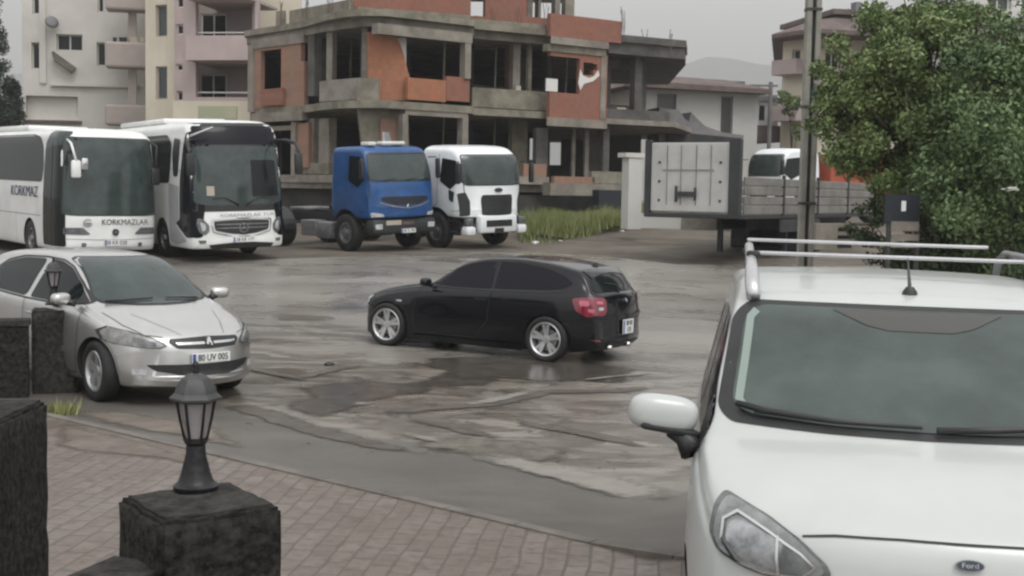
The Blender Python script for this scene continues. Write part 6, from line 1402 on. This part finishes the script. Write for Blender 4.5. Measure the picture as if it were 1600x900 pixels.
g=blades('verge_grass',pts,.15,.62,M['grass'],w=.016); tag(g,'tall green and yellow grass on the verge left of the trailer','grass',kind='stuff')
pts=[]
for i in range(260):
    c=W(95,650,9.9); c=G(96,646); pts.append((c.x+random.gauss(0,.10),c.y+random.gauss(0,.10),gz(c.x,c.y)))
o=blades('grass_tuft',pts,.04,.15,M['grass'],w=.008); tag(o,'small grass tuft at the foot of the pier before the silver car','weed',kind='stuff')

# ---- mud ribbons, gravel strip, puddle and silt on the road, each at its own place
def put_fade(o,vals):
    at=o.data.attributes.new('fade','FLOAT','POINT'); at.data.foreach_set('value',vals); return o
def ribbon(name,px,w,m,lift,seed=0):
    r_=random.Random(seed); C=[G(*p).xy for p in px]; C=[Vector(q) for q in dens_open([tuple(c) for c in C],.10)]; n=len(C); v=[]; f=[]; j1=j2=0; fd=[]
    for i,c in enumerate(C):
        t=(C[min(i+1,n-1)]-C[max(i-1,0)]).normalized(); nn=Vector((-t.y,t.x)); j1=.85*j1+.30*r_.uniform(-1,1)*w; j2=.85*j2+.30*r_.uniform(-1,1)*w
        e=min(1,i*.1/.6,(n-1-i)*.1/.6); ws=w*1.5
        for k,(o_,fv) in enumerate(((ws+j1,0),(ws*.45+j1*.6,.75),((j1+j2)*.3,1),(-ws*.45+j2*.6,.75),(-ws+j2,0))):
            a=c+nn*o_; v.append((a.x,a.y,gz(a.x,a.y)+lift)); fd.append(fv*e)
    for i in range(n-1):
        for k in range(4): f.append((5*i+k,5*i+k+1,5*i+6+k,5*i+5+k))
    o=mesh(name,v,f,m,None,True); put_fade(o,fd); return tag(o,kind='structure')
def blot(name,px,m,lift,seed=0,amp=.09,soft=.30):
    r_=random.Random(seed); P=dens([tuple(G(*p).xy) for p in px],.10); c=sum((Vector(p) for p in P),Vector((0,0)))/len(P); Q=[]; ph=[r_.uniform(0,6.28) for _ in range(6)]
    for i,p in enumerate(P):
        p=Vector(p); d=(p-c).normalized(); k=sum(math.sin(i*fr+ph[j])*a_ for j,(fr,a_) in enumerate(((.23,1),(.61,.6),(1.3,.35),(2.3,.2)))); Q.append(tuple(p+d*(k*amp+soft*.4)))
    o=sheet(name,Q,lift,.12,m,kind='structure'); E=np.array(dens(Q,.05)); V=np.array([v.co[:2] for v in o.data.vertices])
    put_fade(o,[float(min(1,np.sqrt(((E-q)**2).sum(1)).min()/soft)) for q in V]); return o
def soften(m):
    nt=m.node_tree; b=nt.nodes['Principled BSDF']; at=nt.nodes.new('ShaderNodeAttribute'); at.attribute_name='fade'; t=nt.nodes.new('ShaderNodeTexCoord'); n=nt.nodes.new('ShaderNodeTexNoise'); n.inputs['Scale'].default_value=5; n.inputs['Detail'].default_value=6; n.inputs['Roughness'].default_value=.7
    nt.links.new(t.outputs['Object'],n.inputs['Vector']); s_=nt.nodes.new('ShaderNodeMath'); s_.operation='MULTIPLY_ADD'; s_.inputs[1].default_value=1.35; nt.links.new(at.outputs['Fac'],s_.inputs[0])
    k=nt.nodes.new('ShaderNodeMath'); k.operation='MULTIPLY'; k.inputs[1].default_value=-1.2; nt.links.new(n.outputs['Fac'],k.inputs[0]); nt.links.new(k.outputs[0],s_.inputs[2])
    r=nt.nodes.new('ShaderNodeMapRange'); r.inputs['From Min'].default_value=-.12; r.inputs['From Max'].default_value=.45; nt.links.new(s_.outputs[0],r.inputs[0]); nt.links.new(r.outputs[0],b.inputs['Alpha']); return m
def gritty(name,a,b,rough,bump=.8,spec=.5):
    return mat(name,a,rough,col2=b,vscale=4.5,bump=bump,bscale=22,spec=spec)
M['mud_dark']=gritty('mud_dark',(.045,.036,.028),(.095,.080,.062),.38); M['gravel']=gritty('wet_gravel',(.060,.052,.040),(.150,.132,.104),.45,1.0)
M['puddle']=gritty('wet_film',(.050,.043,.037),(.100,.088,.076),.17,.15); M['silt']=gritty('pale_silt',(.19,.175,.152),(.25,.232,.205),.36,.3)
for k_ in ('mud_dark','gravel','puddle','silt'): soften(M[k_])
blot('puddle',[(470,612),(562,594),(627,598),(690,580),(806,590),(770,606),(660,608),(603,627),(560,646),(497,660),(455,640)],M['puddle'],.009,1,.12)
blot('puddle',[(640,560),(760,556),(900,562),(1000,575),(960,600),(840,598),(720,590)],M['puddle'],.0095,5,.10)
blot('gravel_patch',[(640,694),(725,684),(806,690),(887,704),(905,722),(846,727),(765,719),(684,708)],M['gravel'],.012,2,.07)
M['earth']=soften(gritty('earth_film',(.095,.076,.060),(.165,.140,.115),.6,.6)); blot('dirt_patch',[(80,664),(150,676),(230,696),(290,710),(350,726),(280,732),(180,716),(80,706)],M['earth'],.036,8,.03,.25); blot('dirt_patch',[(80,642),(200,642),(320,664),(395,696),(375,708),(250,680),(110,652)],M['earth'],.011,9,.04,.30)
for i,(p,w,m) in enumerate([([(340,628),(400,645),(455,667),(560,692),(640,708),(700,714)],.17,'mud_dark'),([(554,651),(620,644),(684,638),(757,633),(855,614),(968,612),(1040,604)],.13,'mud_dark'),([(600,652),(684,664),(750,680),(830,690)],.11,'mud_dark'),
    ([(798,650),(830,665),(928,682),(1033,708)],.10,'mud_dark'),([(430,600),(470,590),(540,575),(600,570)],.10,'mud_dark'),([(160,676),(185,690),(215,700)],.06,'mud_dark'),
    ([(700,706),(765,718),(850,737),(928,754),(1036,782),(1060,790)],.20,'silt'),([(435,655),(480,664),(520,668)],.22,'silt'),([(520,640),(570,632),(625,628)],.10,'silt'),([(600,672),(680,690),(740,700)],.08,'silt'),([(700,640),(770,628),(850,610)],.07,'silt'),
    ([(760,578),(790,574),(815,572)],.10,'silt'),([(880,600),(960,590),(1050,582)],.06,'silt'),([(500,622),(540,618),(560,616)],.07,'silt'),([(300,560),(420,584),(500,600)],.08,'mud_dark')]):
    ribbon('mud_streak' if m=='mud_dark' else 'silt_streak',p,w*(1.15 if m=='silt' else 1),M[m],.012+.0008*i,i)
# litter and stones
def stone(px,py,s,m,label,name='stone',cat='stone',grp=None):
    c=G(px,py); bm=bmesh.new(); bmesh.ops.create_icosphere(bm,subdivisions=2,radius=1)
    for v in bm.verts: v.co=Vector((v.co.x*s*1.3,v.co.y*s,v.co.z*s*.6))*(1+random.uniform(-.18,.18))
    me=bpy.data.meshes.new(name); bm.to_mesh(me); bm.free(); o=link(name,me,m); o.location=(c.x,c.y,c.z+s*.3); o.rotation_euler=(0,0,random.uniform(0,6)); tag(o,label,cat,grp); return o
stone(514,571,.055,M['trim'],'dark lump of debris on the road left of the black car','debris','debris')
for px,py,s,m,lb in ((836,381,.11,'litter','white scrap of litter nearest the white lorry at the grass edge'),(875,378,.07,'litter_p','small brownish scrap in the dirt just below the grass'),(922,357,.10,'litter_p','tan scrap half way along the grass verge'),
    (944,352,.11,'litter','white scrap lying inside the grass left of the white pillar'),(985,346,.13,'litter_p','large tan scrap at the foot of the white pillar'),(972,362,.06,'litter','tiny white scrap in the dirt before the white pillar')):
    stone(px,py,s,M[m],lb,'litter','litter','litter along the grass verge')
for i in range(30):
    px=random.uniform(380,1000); py=640+(px-400)*.13+random.gauss(0,14)+20; s=random.uniform(.008,.022)
    stone(px,py,s,M['dirt_stone'] if 'dirt_stone' in M else M['concrete_dark'],'small dark stone lying loose on the muddy road surface','stone','stone','small stones in the mud strip')

# ------------------------------------------------------------------ air
hz=MB().box((0,1400,165),(4600,3100,345)).build('haze',None); hz.data.materials.clear()
m=bpy.data.materials.new('haze'); m.use_nodes=True; nt=m.node_tree; nt.nodes.clear(); o=nt.nodes.new('ShaderNodeOutputMaterial'); v=nt.nodes.new('ShaderNodeVolumePrincipled'); v.inputs['Density'].default_value=HAZE; v.inputs['Color'].default_value=(.93,.93,.93,1); v.inputs['Anisotropy'].default_value=.2
nt.links.new(v.outputs[0],o.inputs['Volume']); hz.data.materials.append(m); tag(hz,kind='stuff'); hz['label']='thin grey rain haze over the far hills'; hz['category']='haze'
